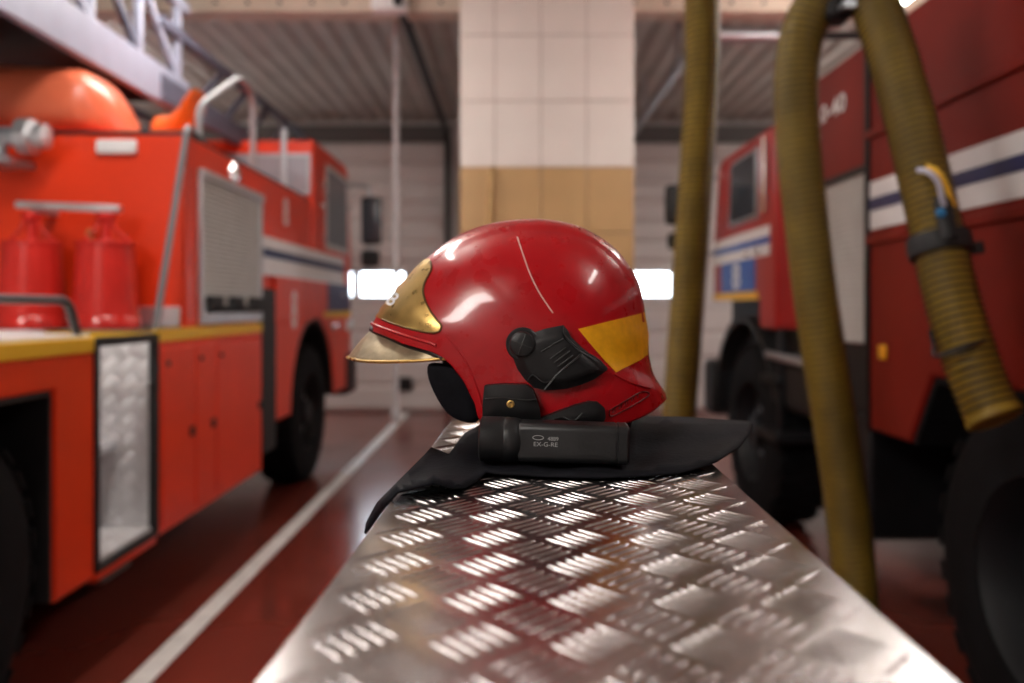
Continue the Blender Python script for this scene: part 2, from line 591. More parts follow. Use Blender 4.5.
def wheel(name, parent, cx, cy, cz, r, w, side, rim=M_DARK):
    """axis along x; side = +1 when the outer face looks to +x"""
    s = side
    prof = [(r * 0.56, -w / 2), (r * 0.80, -w / 2 - 0.01), (r * 0.94, -w / 2 + 0.015), (r * 0.985, -w / 2 + 0.05),
            (r * 0.985, w / 2 - 0.05), (r * 0.94, w / 2 - 0.015), (r * 0.80, w / 2 + 0.01), (r * 0.56, w / 2)]
    mb = MB().lathe(prof, (cx, cy, cz), (s, 0, 0), 48, False, False)
    n = 30
    for k in range(n):
        for q, off in ((-1, 0.0), (1, 0.5)):
            a = 2 * math.pi * (k + off) / n
            c = Vector((cx + q * w * 0.25, cy + math.cos(a) * r * 0.985, cz + math.sin(a) * r * 0.985))
            tdir = Vector((0, -math.sin(a), math.cos(a)))
            rad = Vector((0, math.cos(a), math.sin(a)))
            mb.bar(c - tdir * r * 0.06, c + tdir * r * 0.06, w * 0.40, r * 0.03, up=rad)
    ty = mb.build('tyre', M_TYRE, parent, smooth=35)
    rp = [(r * 0.57, w * 0.48), (r * 0.54, w * 0.40), (r * 0.50, w * 0.15), (r * 0.30, w * 0.20), (r * 0.26, w * 0.24)]
    rm = MB().lathe(rp, (cx, cy, cz), (s, 0, 0), 32, False, True).build('rim', rim, ty, smooth=35)
    MB().lathe([(r * 0.20, w * 0.2), (r * 0.18, w * 0.42), (r * 0.10, w * 0.46)], (cx, cy, cz), (s, 0, 0), 20, False, True).build('hub', rim, ty, smooth=35)
    for k in range(8):
        a = 2 * math.pi * k / 8
        MB().lathe([(0.016, w * 0.2), (0.016, w * 0.28)], (cx, cy + math.cos(a) * r * 0.25, cz + math.sin(a) * r * 0.25), (s, 0, 0), 6).build('lug_nut', M_STEEL, ty)
    return ty


def arc(cy, cz, r, a0, a1, n):
    return [(cy + r * math.cos(math.radians(a0 + (a1 - a0) * k / n)), cz + r * math.sin(math.radians(a0 + (a1 - a0) * k / n))) for k in range(n + 1)]


def tread_bars(mb, org, U, V, N, u0, u1, v0, v1, lat=0.05, blen=0.030, bw=0.0042, bh=0.0013, pitch=0.0064, nb=5, clip=None):
    """five-bar tread pattern: groups on a square lattice, alternate groups turned by 90 degrees"""
    org, U, V, N = Vector(org), Vector(U), Vector(V), Vector(N)
    ni = int((u1 - u0) / lat) + 2
    nj = int((v1 - v0) / lat) + 2
    e1 = (U + V).normalized()
    e2 = (U - V).normalized()
    for i in range(-1, ni):
        for j in range(-1, nj):
            for h in (0, 1):
                cu = u0 + (i + 0.5 * h) * lat
                cv = v0 + (j + 0.5 * h) * lat
                a, b = (e1, e2) if h == 0 else (e2, e1)
                for k in range(nb):
                    off = (k - (nb - 1) / 2) * pitch
                    c = org + U * cu + V * cv + b * off
                    ends = [c - a * (blen / 2), c + a * (blen / 2)]
                    bad = False
                    for e in ends:
                        q = e - org
                        eu, ev = q.dot(U), q.dot(V)
                        if not (u0 < eu < u1 and v0 < ev < v1):
                            bad = True
                    if bad:
                        continue
                    # a low boat-shaped ridge
                    vs, fs = [], []
                    for s, wd in ((-0.5, 0.10), (-0.42, 0.70), (-0.25, 1.0), (0.25, 1.0), (0.42, 0.70), (0.5, 0.10)):
                        p = c + a * (s * blen)
                        for q, hh in ((-1, 0), (-0.62, 0.75), (0, 1), (0.62, 0.75), (1, 0)):
                            vs.append(p + b * (q * wd * bw / 2) + N * (bh * hh * min(1, wd + 0.05)))
                    for q in range(5):
                        for w_ in range(4):
                            o = q * 5 + w_
                            fs.append((o, o + 1, o + 6, o + 5))
                    fs += [(0, 1, 2, 3, 4), (29, 28, 27, 26, 25)]
                    mb.add(vs, fs)


# ------------------------------------------------------------------ ladder truck (beside the white floor line)
LX = -1.6
LXB = -4.1
LT = thing('fire_engine', (-2.85, 4.4, 0), 'orange-red ladder fire truck with grey roller shutter and red buckets on its rear deck', 'fire truck', 'fire trucks parked in the hall')

arch = [(1.58, 0.36), (1.58, 1.11), (2.80, 1.11), (2.80, 0.36)]
MB().prism([(0.7, 0.36)] + arch + [(3.07, 0.36), (3.07, 1.228), (0.7, 1.228)], 'x', LX, LXB).build('deck_body', M_LRED, LT, bevel=0.012)
MB().box(LX - 0.42, LX - 0.40, 1.58, 2.80, 0.40, 1.10).box(LX - 0.40, LX - 0.012, 1.585, 2.795, 1.09, 1.108).box(LX - 0.40, LX - 0.012, 2.785, 2.798, 0.37, 1.09).box(LX - 0.40, LX - 0.012, 1.582, 1.595, 0.37, 1.09).build('wheel_arch_liner', M_BLK, LT)
MB().box(LX - 0.02, LXB, 0.7, 3.07, 1.283, 1.297).box(LX - 0.50, LXB, 3.07, 3.60, 1.283, 1.297).box(LX - 0.02, LXB, 3.60, 3.95, 1.283, 1.297).build('deck_plate', M_WHITE, LT, bevel=0.003)
MB().box(LX + 0.004, LXB, 0.7, 3.07, 1.228, 1.283).build('yellow_stripe', M_YEL, LT, bevel=0.003)
MB().box(LX + 0.004, LXB, 3.60, 5.12, 1.240, 1.297).build('yellow_stripe', M_YEL, LT, bevel=0.003)
rail = round_path([(LX - 0.03, 0.8, 1.297), (LX - 0.03, 0.8, 1.425), (LX - 0.03, 2.94, 1.425), (LX - 0.03, 3.0, 1.297)], 0.06, 8)
MB().tube(rail, 0.016, 12).build('deck_handrail', mat('dark_grey_rail_paint', (0.07, 0.07, 0.075), 0.4), LT)
# step recess lined with tread plate
ny0, ny1 = 3.07, 3.60
mb = MB()
mb.box(LX - 0.52, LX - 0.50, ny0, ny1, 0.42, 1.283)
mb.box(LX - 0.50, LX - 0.01, ny0, ny1, 0.40, 0.42)
mb.box(LX - 0.50, LX - 0.02, ny0, ny0 + 0.006, 0.42, 1.26)
mb.box(LX - 0.50, LX - 0.02, ny1 - 0.006, ny1, 0.42, 1.26)
rec = mb.build('step_recess', M_LINING, LT)
mb = MB()
tread_bars(mb, (LX - 0.50, ny0, 0.42), (0, 1, 0), (0, 0, 1), (1, 0, 0), 0, ny1 - ny0, 0, 0.84, lat=0.085, blen=0.048, bw=0.009, bh=0.006, pitch=0.0122)
tread_bars(mb, (LX - 0.50, ny1 - 0.006, 0.42), (1, 0, 0), (0, 0, 1), (0, -1, 0), 0, 0.48, 0, 0.84, lat=0.085, blen=0.048, bw=0.009, bh=0.006, pitch=0.0122)
tread_bars(mb, (LX - 0.50, ny0, 0.42), (1, 0, 0), (0, 1, 0), (0, 0, 1), 0, 0.48, 0, ny1 - ny0, lat=0.085, blen=0.048, bw=0.009, bh=0.006, pitch=0.0122)
tb = mb.build('tread_pattern', M_LINING, rec, smooth=50)
tb['kind'] = 'stuff'
MB().box(LX - 0.50, LX - 0.17, ny0 + 0.006, ny1 - 0.007, 0.755, 0.785).build('step_shelf', M_ALU, rec, bevel=0.004)
mb = MB()
mb.box(LX - 0.02, LX + 0.012, ny0 - 0.012, ny0 + 0.018, 0.39, 1.283).box(LX - 0.02, LX + 0.012, ny1 - 0.035, ny1 + 0.005, 0.39, 1.283)
mb.box(LX - 0.02, LX + 0.012, ny0, ny1, 0.375, 0.405).box(LX - 0.02, LX + 0.012, ny0, ny1, 1.245, 1.283)
mb.build('recess_frame', M_BLK, LT, bevel=0.004)
MB().box(LX - 0.5, LX, ny0, ny1, 0.34, 0.39).build('sill', M_LRED, LT, bevel=0.004)
mb = MB()
mb.box(LX - 0.14, LX - 0.11, 3.30, 3.33, 0.27, 0.36).box(LX - 0.14, LX - 0.11, 3.48, 3.51, 0.27, 0.36).box(LX - 0.18, LX - 0.08, 3.28, 3.53, 0.26, 0.28)
mb.build('folding_step', mat('dull_step_metal', (0.08, 0.08, 0.08), 0.5, metal=0.3), LT, bevel=0.003)
# lower lockers
MB().box(LX, LXB, 3.605, 5.12, 0.36, 1.24).build('locker_body', M_LRED, LT, bevel=0.01)
for a, b in ((3.64, 4.02), (4.035, 4.30), (4.315, 5.08)):
    dr = MB().box(LX, LX + 0.010, a, b, 0.40, 1.21).build('locker_door', M_LRED, LT, bevel=0.006)
    MB().box(LX + 0.01, LX + 0.022, b - 0.07, b - 0.03, 0.76, 0.81).build('lock', M_BLK, dr, bevel=0.004)
    MB().lathe([(0.012, 0), (0.012, 0.012), (0.006, 0.014)], (LX + 0.01, a + 0.05, 1.14), (1, 0, 0), 10).build('catch', M_BLK, dr)
# upper body
UX = -1.62
MB().box(UX, LXB, 3.96, 6.45, 1.298, 2.26).build('upper_body', M_LRED, LT, bevel=0.015)
MB().tube([(LXB, 3.965, 2.262), (UX - 0.012, 3.965, 2.262), (UX - 0.012, 6.4, 2.262)], 0.012, 8).build('roof_edge_trim', M_DARK, LT)
MB().box(-2.25, UX - 0.02, 3.945, 3.96, 1.30, 1.40).build('kick_plate', M_ALU, LT, bevel=0.003)
MB().box(-2.05, -1.85, 3.93, 3.96, 2.155, 2.225).build('marker_lamp', M_WHITE, LT, bevel=0.012)
# roller shutter
fr = MB()
sy0, sy1, sz0, sz1 = 4.15, 5.10, 1.31, 2.07
fr.box(UX, UX + 0.022, sy0 - 0.035, sy0, sz0, sz1 + 0.03).box(UX, UX + 0.022, sy1, sy1 + 0.03, sz0, sz1 + 0.03).box(UX, UX + 0.035, sy0 - 0.035, sy1 + 0.03, sz1, sz1 + 0.045)
shf = fr.build('shutter_frame', M_ALU, LT, bevel=0.004)
n = 26
mb = MB()
h = (sz1 - 0.08 - sz0) / n
poly = [(UX, sz0 + 0.08)]
for k in range(n):
    a = sz0 + 0.08 + k * h
    poly += [(UX + 0.006, a + 0.001), (UX + 0.014, a + h * 0.25), (UX + 0.014, a + h * 0.75), (UX + 0.006, a + h * 0.98)]
poly.append((UX, sz1))
v = []
for yy in (sy0, sy1):
    v.append([(p[0], yy, p[1]) for p in poly])
mb.rings(v, closed=False)
sl = mb.build('shutter_slats', M_SHUT, LT, smooth=0)
sl['kind'] = 'stuff'
MB().box(UX, UX + 0.02, sy0, sy1, sz0, sz0 + 0.08).build('shutter_bottom_rail', M_ALU, LT, bevel=0.004)
MB().box(UX + 0.02, UX + 0.05, sy0 + 0.04, sy1 - 0.04, sz0 + 0.06, sz0 + 0.10).box(UX, UX + 0.05, sy0 + 0.05, sy0 + 0.22, sz0 + 0.06, sz0 + 0.15).box(
    UX, UX + 0.05, sy0 + 0.38, sy0 + 0.55, sz0 + 0.06, sz0 + 0.15).box(UX, UX + 0.05, sy1 - 0.22, sy1 - 0.05, sz0 + 0.06, sz0 + 0.15).build('shutter_handle_bar', M_BLK, LT, bevel=0.006)
mp = P(237, 162, 4.62)
MB().lathe([(0.06, 0), (0.055, 0.02), (0.03, 0.03)], (UX, 4.66, 2.185), (1, 0, 0), 16).build('side_lamp', M_CHROME, LT)
# cab
cabp = [(5.30, 0.62), (5.80, 0.62)] + arc(6.5, 0.62, 0.70, 180, 0, 14)[1:-1] + [(7.20, 0.62), (7.95, 0.62), (7.95, 1.9), (7.80, 2.70), (7.72, 2.75), (6.47, 2.75), (6.45, 2.73), (6.45, 1.30), (5.30, 1.30)]
MB().prism(cabp, 'x', LX, LXB).build('cab_body', M_LRED, LT, bevel=0.02)
MB().box(LX - 0.45, LX - 0.44, 5.78, 7.22, 0.45, 1.32).build('cab_arch_liner', M_BLK, LT)
MB().prism(arc(6.5, 0.62, 0.697, 0, 180, 14) + arc(6.5, 0.62, 0.66, 180, 0, 14), 'x', LX - 0.44, LX - 0.012).build('cab_arch_rim', M_BLK, LT)
MB().box(LX + 0.003, LX - 0.05, 5.125, 5.42, 0.45, 1.52).build('gap_shade_sheet', M_BLK, LT, bevel=0.006)  # black sheet stands in for the dark open gap behind the cab
MB().box(LX, LXB, 5.13, 5.30, 0.50, 1.29).build('pump_bulkhead', M_DARK, LT)
MB().box(LX - 0.02, LX + 0.004, 5.14, 7.60, 1.61, 1.86).build('white_stripe', M_WHITE, LT)
MB().box(LX - 0.02, LX + 0.007, 5.14, 7.60, 1.725, 1.785).build('blue_stripe', M_BLUE, LT)
MB().box(LX - 0.02, LX + 0.005, 5.4, 6.45, 1.30, 1.61).build('side_panel', M_LRED, LT)
lettering('8', 'lettering', (LX + 0.005, 5.78, 1.24), (0, 1, 0), (0, 0, 1), 0.28, M_WHITE, LT, width=0.14)
lettering('8', 'lettering', (UX, 5.66, 1.98), (0, 1, 0), (0, 0, 1), 0.20, M_WHITE, LT, width=0.12)
MB().box(LX - 0.02, LX + 0.005, 6.80, 7.92, 1.31, 1.36).build('yellow_stripe', M_YEL, LT)
MB().box(LX - 0.02, LX + 0.004, 6.95, 7.9, 1.36, 1.61).build('blue_panel', M_BLUE, LT)
wf = MB()
wf.box(LX - 0.02, LX + 0.008, 6.86, 7.78, 1.90, 2.64)
wfo = wf.build('cab_window', M_SHUT, LT, bevel=0.01)
MB().prism([(6.90, 1.95), (7.72, 1.95), (7.66, 2.59), (6.90, 2.59)], 'x', LX + 0.006, LX + 0.012).build('pane', M_PGLASS, wfo)
wf = MB().box(-2.40, LX - 0.02, 6.435, 6.46, 2.30, 2.64).build('rear_window', M_STEEL, LT, bevel=0.01)
MB().box(-2.36, LX - 0.05, 6.43, 6.437, 2.33, 2.61).build('pane', M_PGLASS, wf, bevel=0.002)
MB().box(LXB + 0.1, LX - 0.1, 7.95, 8.02, 1.7, 2.6).build('windscreen', M_DGLASS, LT, bevel=0.02)
MB().box(LXB, LX + 0.02, 7.7, 8.15, 0.55, 0.95).build('bumper', M_DARK, LT, bevel=0.03)
MB().box(LX - 0.3, LX + 0.02, 7.72, 8.0, 1.16, 1.28).build('headlamp', M_WHITE, LT, bevel=0.03)
MB().box(LX - 0.02, LX + 0.03, 7.0, 7.25, 1.205, 1.25).build('cab_step', M_CHROME, LT, bevel=0.01)
for px_, py_, d_ in ((323, 185, 6.78), (325, 196, 6.85), (321, 206, 6.7), (324, 238, 6.8), (347, 187, 7.75), (348, 208, 7.78), (342, 296, 7.55)):
    q = P(px_, py_, 1280.0 / (512 - px_))
    MB().lathe([(0.022, 0), (0.020, 0.014), (0.012, 0.022), (0.004, 0.025)], (LX + 0.002, q.y, q.z), (1, 0, 0), 14).build('glint_dome', M_CHROME, LT)  # small domes added to catch glints along the cab
mirror = MB().box(-1.50, -1.30, 7.92, 8.02, 2.02, 2.50).build('mirror', M_BLK, LT, bevel=0.03)
MB().box(-1.49, -1.31, 7.915, 7.92, 2.05, 2.47).build('mirror_glass', M_DGLASS, mirror)
MB().box(-1.50, -1.32, 7.92, 8.04, 1.80, 1.97).build('wide_angle_mirror', M_BLK, LT, bevel=0.03)
MB().tube(round_path([(LX - 0.05, 7.85, 2.60), (-1.42, 7.99, 2.60), (-1.42, 7.99, 1.76), (LX - 0.05, 7.85, 1.76)], 0.06), 0.015, 8).build('mirror_arm', M_STEEL, LT)
# chassis and wheels
MB().box(-3.35, -2.35, 0.7, 7.9, 0.50, 0.78).build('chassis', M_DARK, LT)
MB().box(-3.9, -1.9, 3.0, 5.7, 0.30, 0.42).build('underbody', M_DARK, LT)
wheel('wheel', LT, LX - 0.19, 2.2, 0.55, 0.55, 0.34, 1)
wheel('wheel', LT, LXB + 0.19, 2.2, 0.55, 0.55, 0.34, -1)
wheel('wheel', LT, LX - 0.19, 6.5, 0.55, 0.55, 0.32, 1)
wheel('wheel', LT, LXB + 0.19, 6.5, 0.55, 0.55, 0.32, -1)
# handrails
MB().tube(round_path([(LX - 0.02, 3.63, 1.29), (UX + 0.02, 3.93, 2.25), (UX + 0.0, 3.99, 2.30), (UX - 0.01, 4.2, 2.275)], 0.06, 6), 0.016, 12).build('grab_rail', mat('mid_grey_rail_paint', (0.16, 0.16, 0.17), 0.4), LT)
MB().tube(round_path([(UX - 0.03, 4.20, 2.25), (UX - 0.03, 4.22, 2.46), (UX - 0.03, 4.86, 2.80), (UX - 0.03, 5.10, 2.76), (UX - 0.03, 5.10, 2.25)], 0.10, 7), 0.020, 12).build('roof_hoop', mat('grey_hoop_paint', (0.30, 0.29, 0.30), 0.4), LT)
MB().tube([(UX - 0.05, 5.85, 2.25), (UX - 0.05, 5.85, 2.70)], 0.022, 10).build('roof_post', M_STEEL, LT)
# pipe coupling on the rear wall
q = P(38, 137, 3.85)
MB().tube([(-3.6, 3.80, 2.21), (-2.34, 3.80, 2.21)], 0.045, 14).build('water_pipe', M_STEEL, LT)
MB().lathe([(0.05, 0), (0.085, 0.01), (0.085, 0.07), (0.06, 0.08), (0.06, 0.13), (0.03, 0.14)], (-2.34, 3.80, 2.21), (1, 0, 0), 10).build('pipe_coupling', M_ALU, LT, smooth=30)
MB().tube([(-2.44, 3.80, 2.19), (-2.44, 3.80, 2.10)], 0.04, 10).box(-2.52, -2.36, 3.76, 3.96, 2.08, 2.11).build('pipe_bracket', M_STEEL, LT)
# bucket bar
MB().bar((-2.35, 3.80, 1.885), (-1.86, 3.80, 1.865), 0.045, 0.035).build('bucket_bar', M_ALU, LT, bevel=0.005)
MB().box(-2.28, -2.24, 3.80, 3.97, 1.85, 1.875).box(-2.00, -1.96, 3.80, 3.97, 1.85, 1.875).build('bar_bracket', M_STEEL, LT)
# extending ladder lying over the truck
la = Vector((-2.22, 2.2, 0))
lad = MB()
lad.bar((-2.22, 1.6, 2.80), (-2.22, 5.45, 2.80), 0.05, 0.24)
ladder = lad.build('ladder', M_LADDER, LT, bevel=0.008)
MB().bar((-3.5, 1.6, 2.80), (-3.5, 5.45, 2.80), 0.05, 0.24).build('ladder_rail', M_LADDER, ladder, bevel=0.008)
MB().box(-3.48, -2.24, 1.6, 5.45, 2.80, 2.83).build('ladder_underplate', M_DARK, ladder)
for xx in (-2.22, -3.5):
    MB().bar((xx, 1.6, 3.42), (xx, 5.45, 3.42), 0.06, 0.07).build('ladder_top_rail', M_LADDER, ladder, bevel=0.008)
    for k in range(7):
        y0 = 2.0 + 0.55 * k
        MB().bar((xx, y0, 2.90), (xx, y0, 3.40), 0.04, 0.05, up=(0, 1, 0)).build('ladder_post', M_LADDER, ladder)
        if k < 6:
            MB().bar((xx, y0 + 0.02, 3.38), (xx, y0 + 0.53, 2.92), 0.035, 0.04).build('ladder_brace', M_LADDER if k % 2 else M_LADDER2, ladder)
    MB().bar((xx * 0.985 - 0.02, 5.0, 2.78), (xx * 0.985 - 0.02, 9.3, 2.78), 0.05, 0.16).build('inner_ladder_rail', M_LADDER2, ladder)
    MB().bar((xx * 0.985 - 0.02, 5.0, 3.20), (xx * 0.985 - 0.02, 9.3, 3.20), 0.05, 0.06).build('inner_ladder_rail', M_LADDER2, ladder)
    for k in range(7):
        y0 = 5.6 + 0.55 * k
        MB().bar((xx * 0.985 - 0.02, y0, 2.84), (xx * 0.985 - 0.02, y0 + 0.5, 3.18), 0.03, 0.04).build('ladder_brace', M_LADDER2, ladder)
for k in range(12):
    y0 = 1.9 + 0.30 * k
    MB().tube([(-3.5, y0, 2.86), (-2.22, y0, 2.86)], 0.018, 8).build('rung', M_LADDER, ladder)
MB().box(-3.2, -2.5, 6.0, 6.3, 2.255, 2.70).build('ladder_cradle', M_DARK, LT, bevel=0.02)
MB().box(-3.2, -2.5, 7.0, 7.2, 2.74, 2.80).build('ladder_cradle', M_DARK, LT, bevel=0.01)

# buckets on the deck
BUCK = 'conical red buckets on the ladder truck deck'


def bucket(cx, cy, label):
    t = thing('fire_bucket', (cx, cy, 1.297), label, 'bucket', BUCK)
    z = 1.2975
    MB().lathe([(0.150, 0), (0.155, 0.004), (0.152, 0.05), (0.150, 0.055), (0.146, 0.06), (0.126, 0.385), (0.132, 0.39), (0.132, 0.405), (0.124, 0.41), (0.06, 0.405), (0.035, 0.42)], (cx, cy, z), (0, 0, 1), 36).build('body', M_BUCKET, t, smooth=35)
    MB().lathe([(0.025, 0.41), (0.022, 0.50), (0.045, 0.515), (0.045, 0.545), (0.03, 0.55)], (cx, cy, z), (0, 0, 1), 14).build('neck', M_BUCKET, t, smooth=35)
    hp = [(cx - 0.12, cy, z + 0.40), (cx - 0.055, cy - 0.01, z + 0.46), (cx, cy - 0.015, z + 0.535), (cx + 0.055, cy - 0.01, z + 0.46), (cx + 0.12, cy, z + 0.40)]
    MB().tube(catmull(hp, 6), 0.008, 8).build('bail_handle', M_BUCKET, t)
    return t


bucket(-2.265, 3.775, 'conical red bucket on the ladder truck deck, under the pipe coupling')
bucket(-1.915, 3.775, 'conical red bucket on the ladder truck deck, beside the leaning grab rail')
o = MB().tube(catmull([(-2.09, 3.90, 1.2985), (-2.09, 3.90, 1.45), (-2.085, 3.90, 1.62), (-2.05, 3.90, 1.78)], 5), 0.018, 10).build('tool_handle', M_WOOD)
tag(o, 'worn wooden tool handle standing between the two red buckets', 'tool handle')

# orange bundles on the roof of the ladder truck
rows = []
for i in range(25):
    t = i / 24
    xx = -3.3 + 1.30 * t
    prof_r = (min(1, (1 - t) * 7) ** 0.5) * (min(1, t * 7 + 0.02) ** 0.5)
    ht = (0.44 - 0.14 * t * t + 0.012 * math.sin(9 * t)) * max(0.12, prof_r)
    dp = 0.28 * max(0.12, prof_r)
    ring = []
    for k in range(24):
        a = 2 * math.pi * k / 24
        zz = math.sin(a)
        zz = math.copysign(abs(zz) ** 0.75, zz)
        yy = math.copysign(abs(math.cos(a)) ** 0.8, math.cos(a))
        ring.append((xx, 4.27 + dp * yy * (1 + 0.04 * math.sin(5 * xx + 3 * a)), 2.275 + ht / 2 + ht / 2 * zz * (1 + 0.03 * math.sin(7 * xx + 2 * a))))
    rows.append(ring)
tarp = MB().rings(rows, True, True, True).build('tarpaulin_bundle', M_TARP, smooth=60)
tag(tarp, 'rounded orange tarpaulin bundle lying on the ladder truck roof under the ladder', 'tarpaulin')
for xx in (-2.75, -2.3):
    pass
rows = []
for i in range(13):
    t = i / 12
    c = Vector((-1.955 + 0.20 * t, 4.50, 2.275 + 0.10 + 0.22 * t ** 2.2))
    w = 0.11 * (1 - 0.45 * t) * (min(1, (1 - t) * 6 + 0.15) ** 0.5)
    rows.append([(c.x + 0.3 * w * math.cos(2 * math.pi * k / 16), c.y + 0.10 * math.cos(2 * math.pi * k / 16), c.z + w * math.sin(2 * math.pi * k / 16) * 0.9) for k in range(16)])
o = MB().rings(rows, True, True, True).build('orange_bag', M_ORANGE, smooth=60)
tag(o, 'small bright orange bag with upturned end beside the tarpaulin bundle', 'bag')

# ------------------------------------------------------------------ crimson truck
RX, RXB = 1.5, 4.0
RT = thing('fire_engine', (2.75, 3.4, 0), 'dark crimson fire truck with white and navy stripes, parked behind the olive hoses', 'fire truck', 'fire trucks parked in the hall')
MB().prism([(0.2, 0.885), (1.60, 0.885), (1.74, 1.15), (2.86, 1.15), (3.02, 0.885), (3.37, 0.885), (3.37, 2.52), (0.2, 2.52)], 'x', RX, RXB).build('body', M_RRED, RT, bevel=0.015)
MB().box(RX + 0.45, RX + 0.46, 1.5, 3.1, 0.5, 1.14).build('wheel_arch_liner', M_BLK, RT)
MB().prism([(1.605, 0.885), (1.743, 1.147), (2.857, 1.147), (3.015, 0.885), (2.99, 0.885), (2.84, 1.125), (1.76, 1.125), (1.63, 0.885)], 'x', RX + 0.012, RX + 0.45).build('wheel_arch_rim', M_TYRE, RT)
MB().box(RX - 0.004, RX + 0.02, 0.2, 3.36, 1.7225, 1.920).build('white_stripe', M_WHITE, RT)
MB().box(RX - 0.007, RX + 0.02, 0.2, 3.36, 1.800, 1.850).build('blue_stripe', M_BLUE, RT)
MB().box(RX - 0.015, RX + 0.02, 0.2, 3.36, 1.660, 1.700).build('side_moulding', M_RRED, RT, bevel=0.006)
MB().box(RX - 0.018, RX + 0.02, 0.2, 3.36, 2.100, 2.135).build('side_moulding', M_RRED, RT, bevel=0.006)
MB().box(RX - 0.012, RX + 0.02, 3.345, 3.385, 0.885, 2.52).build('corner_post', M_DARK, RT, bevel=0.005)
MB().box(RX, RXB, 3.385, 3.96, 1.995, 2.52).build('pump_cover', M_RRED, RT, bevel=0.012)
MB().box(RX + 0.02, RXB, 3.385, 3.96, 0.95, 1.24).build('pump_base', M_DARK, RT, bevel=0.01)
mb = MB()
n = 28
poly = [(RX + 0.02, 1.24)]
h = 0.755 / n
for k in range(n):
    a = 1.24 + k * h
    poly += [(RX + 0.012, a + 0.001), (RX + 0.004, a + h * 0.3), (RX + 0.004, a + h * 0.7), (RX + 0.012, a + h * 0.98)]
poly += [(RX + 0.02, 1.995)]
mb.rings([[(p[0], yy, p[1]) for p in poly] for yy in (3.39, 3.955)], closed=False)
mb.box(RX + 0.02, RXB, 3.39, 3.955, 1.24, 1.995)
sl = mb.build('shutter_slats', M_SHUT, RT, smooth=0)
sl['kind'] = 'stuff'
MB().box(RX - 0.006, RX + 0.02, 3.39, 3.955, 1.975, 2.005).build('shutter_header', M_DARK, RT)
lettering('5.0-40', 'lettering', (RX, 3.99, 2.285), (0, -1, 0), (0, 0, 1), 0.085, M_WHITE, RT, width=0.40, depth=0.004)
lettering('8', 'lettering', (RX, 3.99, 2.135), (0, -1, 0), (0, 0, 1), 0.11, M_WHITE, RT, width=0.11, depth=0.004)
q = P(884, 352, 1200 / (884 - 512))
MB().box(RX - 0.012, RX, q.y - 0.03, q.y + 0.03, q.z - 0.03, q.z + 0.03).build('side_reflector', M_REFL, RT, bevel=0.006)
# cab
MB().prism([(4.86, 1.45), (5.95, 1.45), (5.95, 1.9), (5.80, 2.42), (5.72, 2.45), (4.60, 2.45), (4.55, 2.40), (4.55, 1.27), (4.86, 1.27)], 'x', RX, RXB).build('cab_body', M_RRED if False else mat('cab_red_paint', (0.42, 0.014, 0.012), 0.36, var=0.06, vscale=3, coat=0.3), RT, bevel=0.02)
MB().box(RX - 0.004, RX + 0.02, 4.65, 5.92, 1.705, 1.88).build('white_stripe', M_WHITE, RT)
MB().box(RX - 0.007, RX + 0.02, 4.65, 5.92, 1.775, 1.815).build('blue_stripe', M_BLUE2, RT)
MB().box(RX - 0.004, RX + 0.02, 4.93, 5.72, 1.50, 1.705).build('blue_panel', M_BLUE2, RT)
lettering('8', 'lettering', (RX, 5.42, 1.52), (0, -1, 0), (0, 0, 1), 0.17, M_WHITE, RT, width=0.17, depth=0.006)
MB().box(RX - 0.006, RX + 0.02, 4.88, 5.94, 1.445, 1.497).build('yellow_stripe', M_YEL, RT)
wf = MB().prism([(4.86, 1.94), (5.52, 1.94), (5.46, 2.38), (4.86, 2.38)], 'x', RX - 0.012, RX + 0.02).build('cab_window', M_STEEL, RT, bevel=0.008)
MB().prism([(4.90, 1.97), (5.47, 1.97), (5.41, 2.35), (4.90, 2.35)], 'x', RX - 0.016, RX - 0.01).build('pane', M_DGLASS, wf)
MB().tube([(RX - 0.02, 4.70, 1.95), (RX - 0.02, 4.70, 2.40)], 0.012, 8).build('grab_rail', M_CHROME, RT)
for yy in (4.86, 5.08):
    MB().lathe([(0.025, 0), (0.022, 0.014), (0.010, 0.024)], (RX - 0.007, yy, 1.74), (-1, 0, 0), 12).build('glint_dome', M_CHROME, RT)  # domes put on this cab side for its glints
MB().box(RX + 0.15, RXB, 4.6, 6.0, 0.95, 1.45).build('cab_underside', M_DARK, RT)
MB().box(RX + 0.05, RX + 0.60, 3.45, 4.60, 0.80, 1.14).build('fuel_tank', M_DARK, RT, bevel=0.06)
MB().tube([(RX + 0.02, 3.9, 1.10), (RX + 0.02, 4.75, 1.12)], 0.025, 8).build('step_tube', M_STEEL, RT)
MB().box(RX + 0.0, RX + 0.45, 4.55, 4.85, 0.62, 0.68).box(RX + 0.0, RX + 0.45, 4.55, 4.85, 0.95, 1.0).box(RX + 0.02, RX + 0.06, 4.56, 4.60, 0.62, 1.3).build('cab_steps', M_DARK, RT, bevel=0.01)
MB().box(RX - 0.02, RXB, 5.9, 6.2, 0.6, 1.0).build('bumper', M_DARK, RT, bevel=0.04)
MB().prism(arc(5.30, 0.62, 0.72, 20, 160, 12) + arc(5.30, 0.62, 0.68, 160, 20, 12), 'x', RX + 0.02, RX + 0.40).build('fender', M_BLK, RT)
MB().box(RX - 0.35, RX - 0.18, 5.98, 6.06, 2.02, 2.32).build('mirror', M_BLK, RT, bevel=0.03)
MB().box(RX - 0.33, RX - 0.19, 5.98, 6.06, 1.83, 1.96).build('wide_angle_mirror', M_BLK, RT, bevel=0.03)
MB().tube(round_path([(RX + 0.05, 5.9, 2.36), (RX - 0.26, 6.04, 2.36), (RX - 0.26, 6.04, 1.80), (RX + 0.05, 5.9, 1.80)], 0.06), 0.014, 8).build('mirror_arm', M_STEEL, RT)
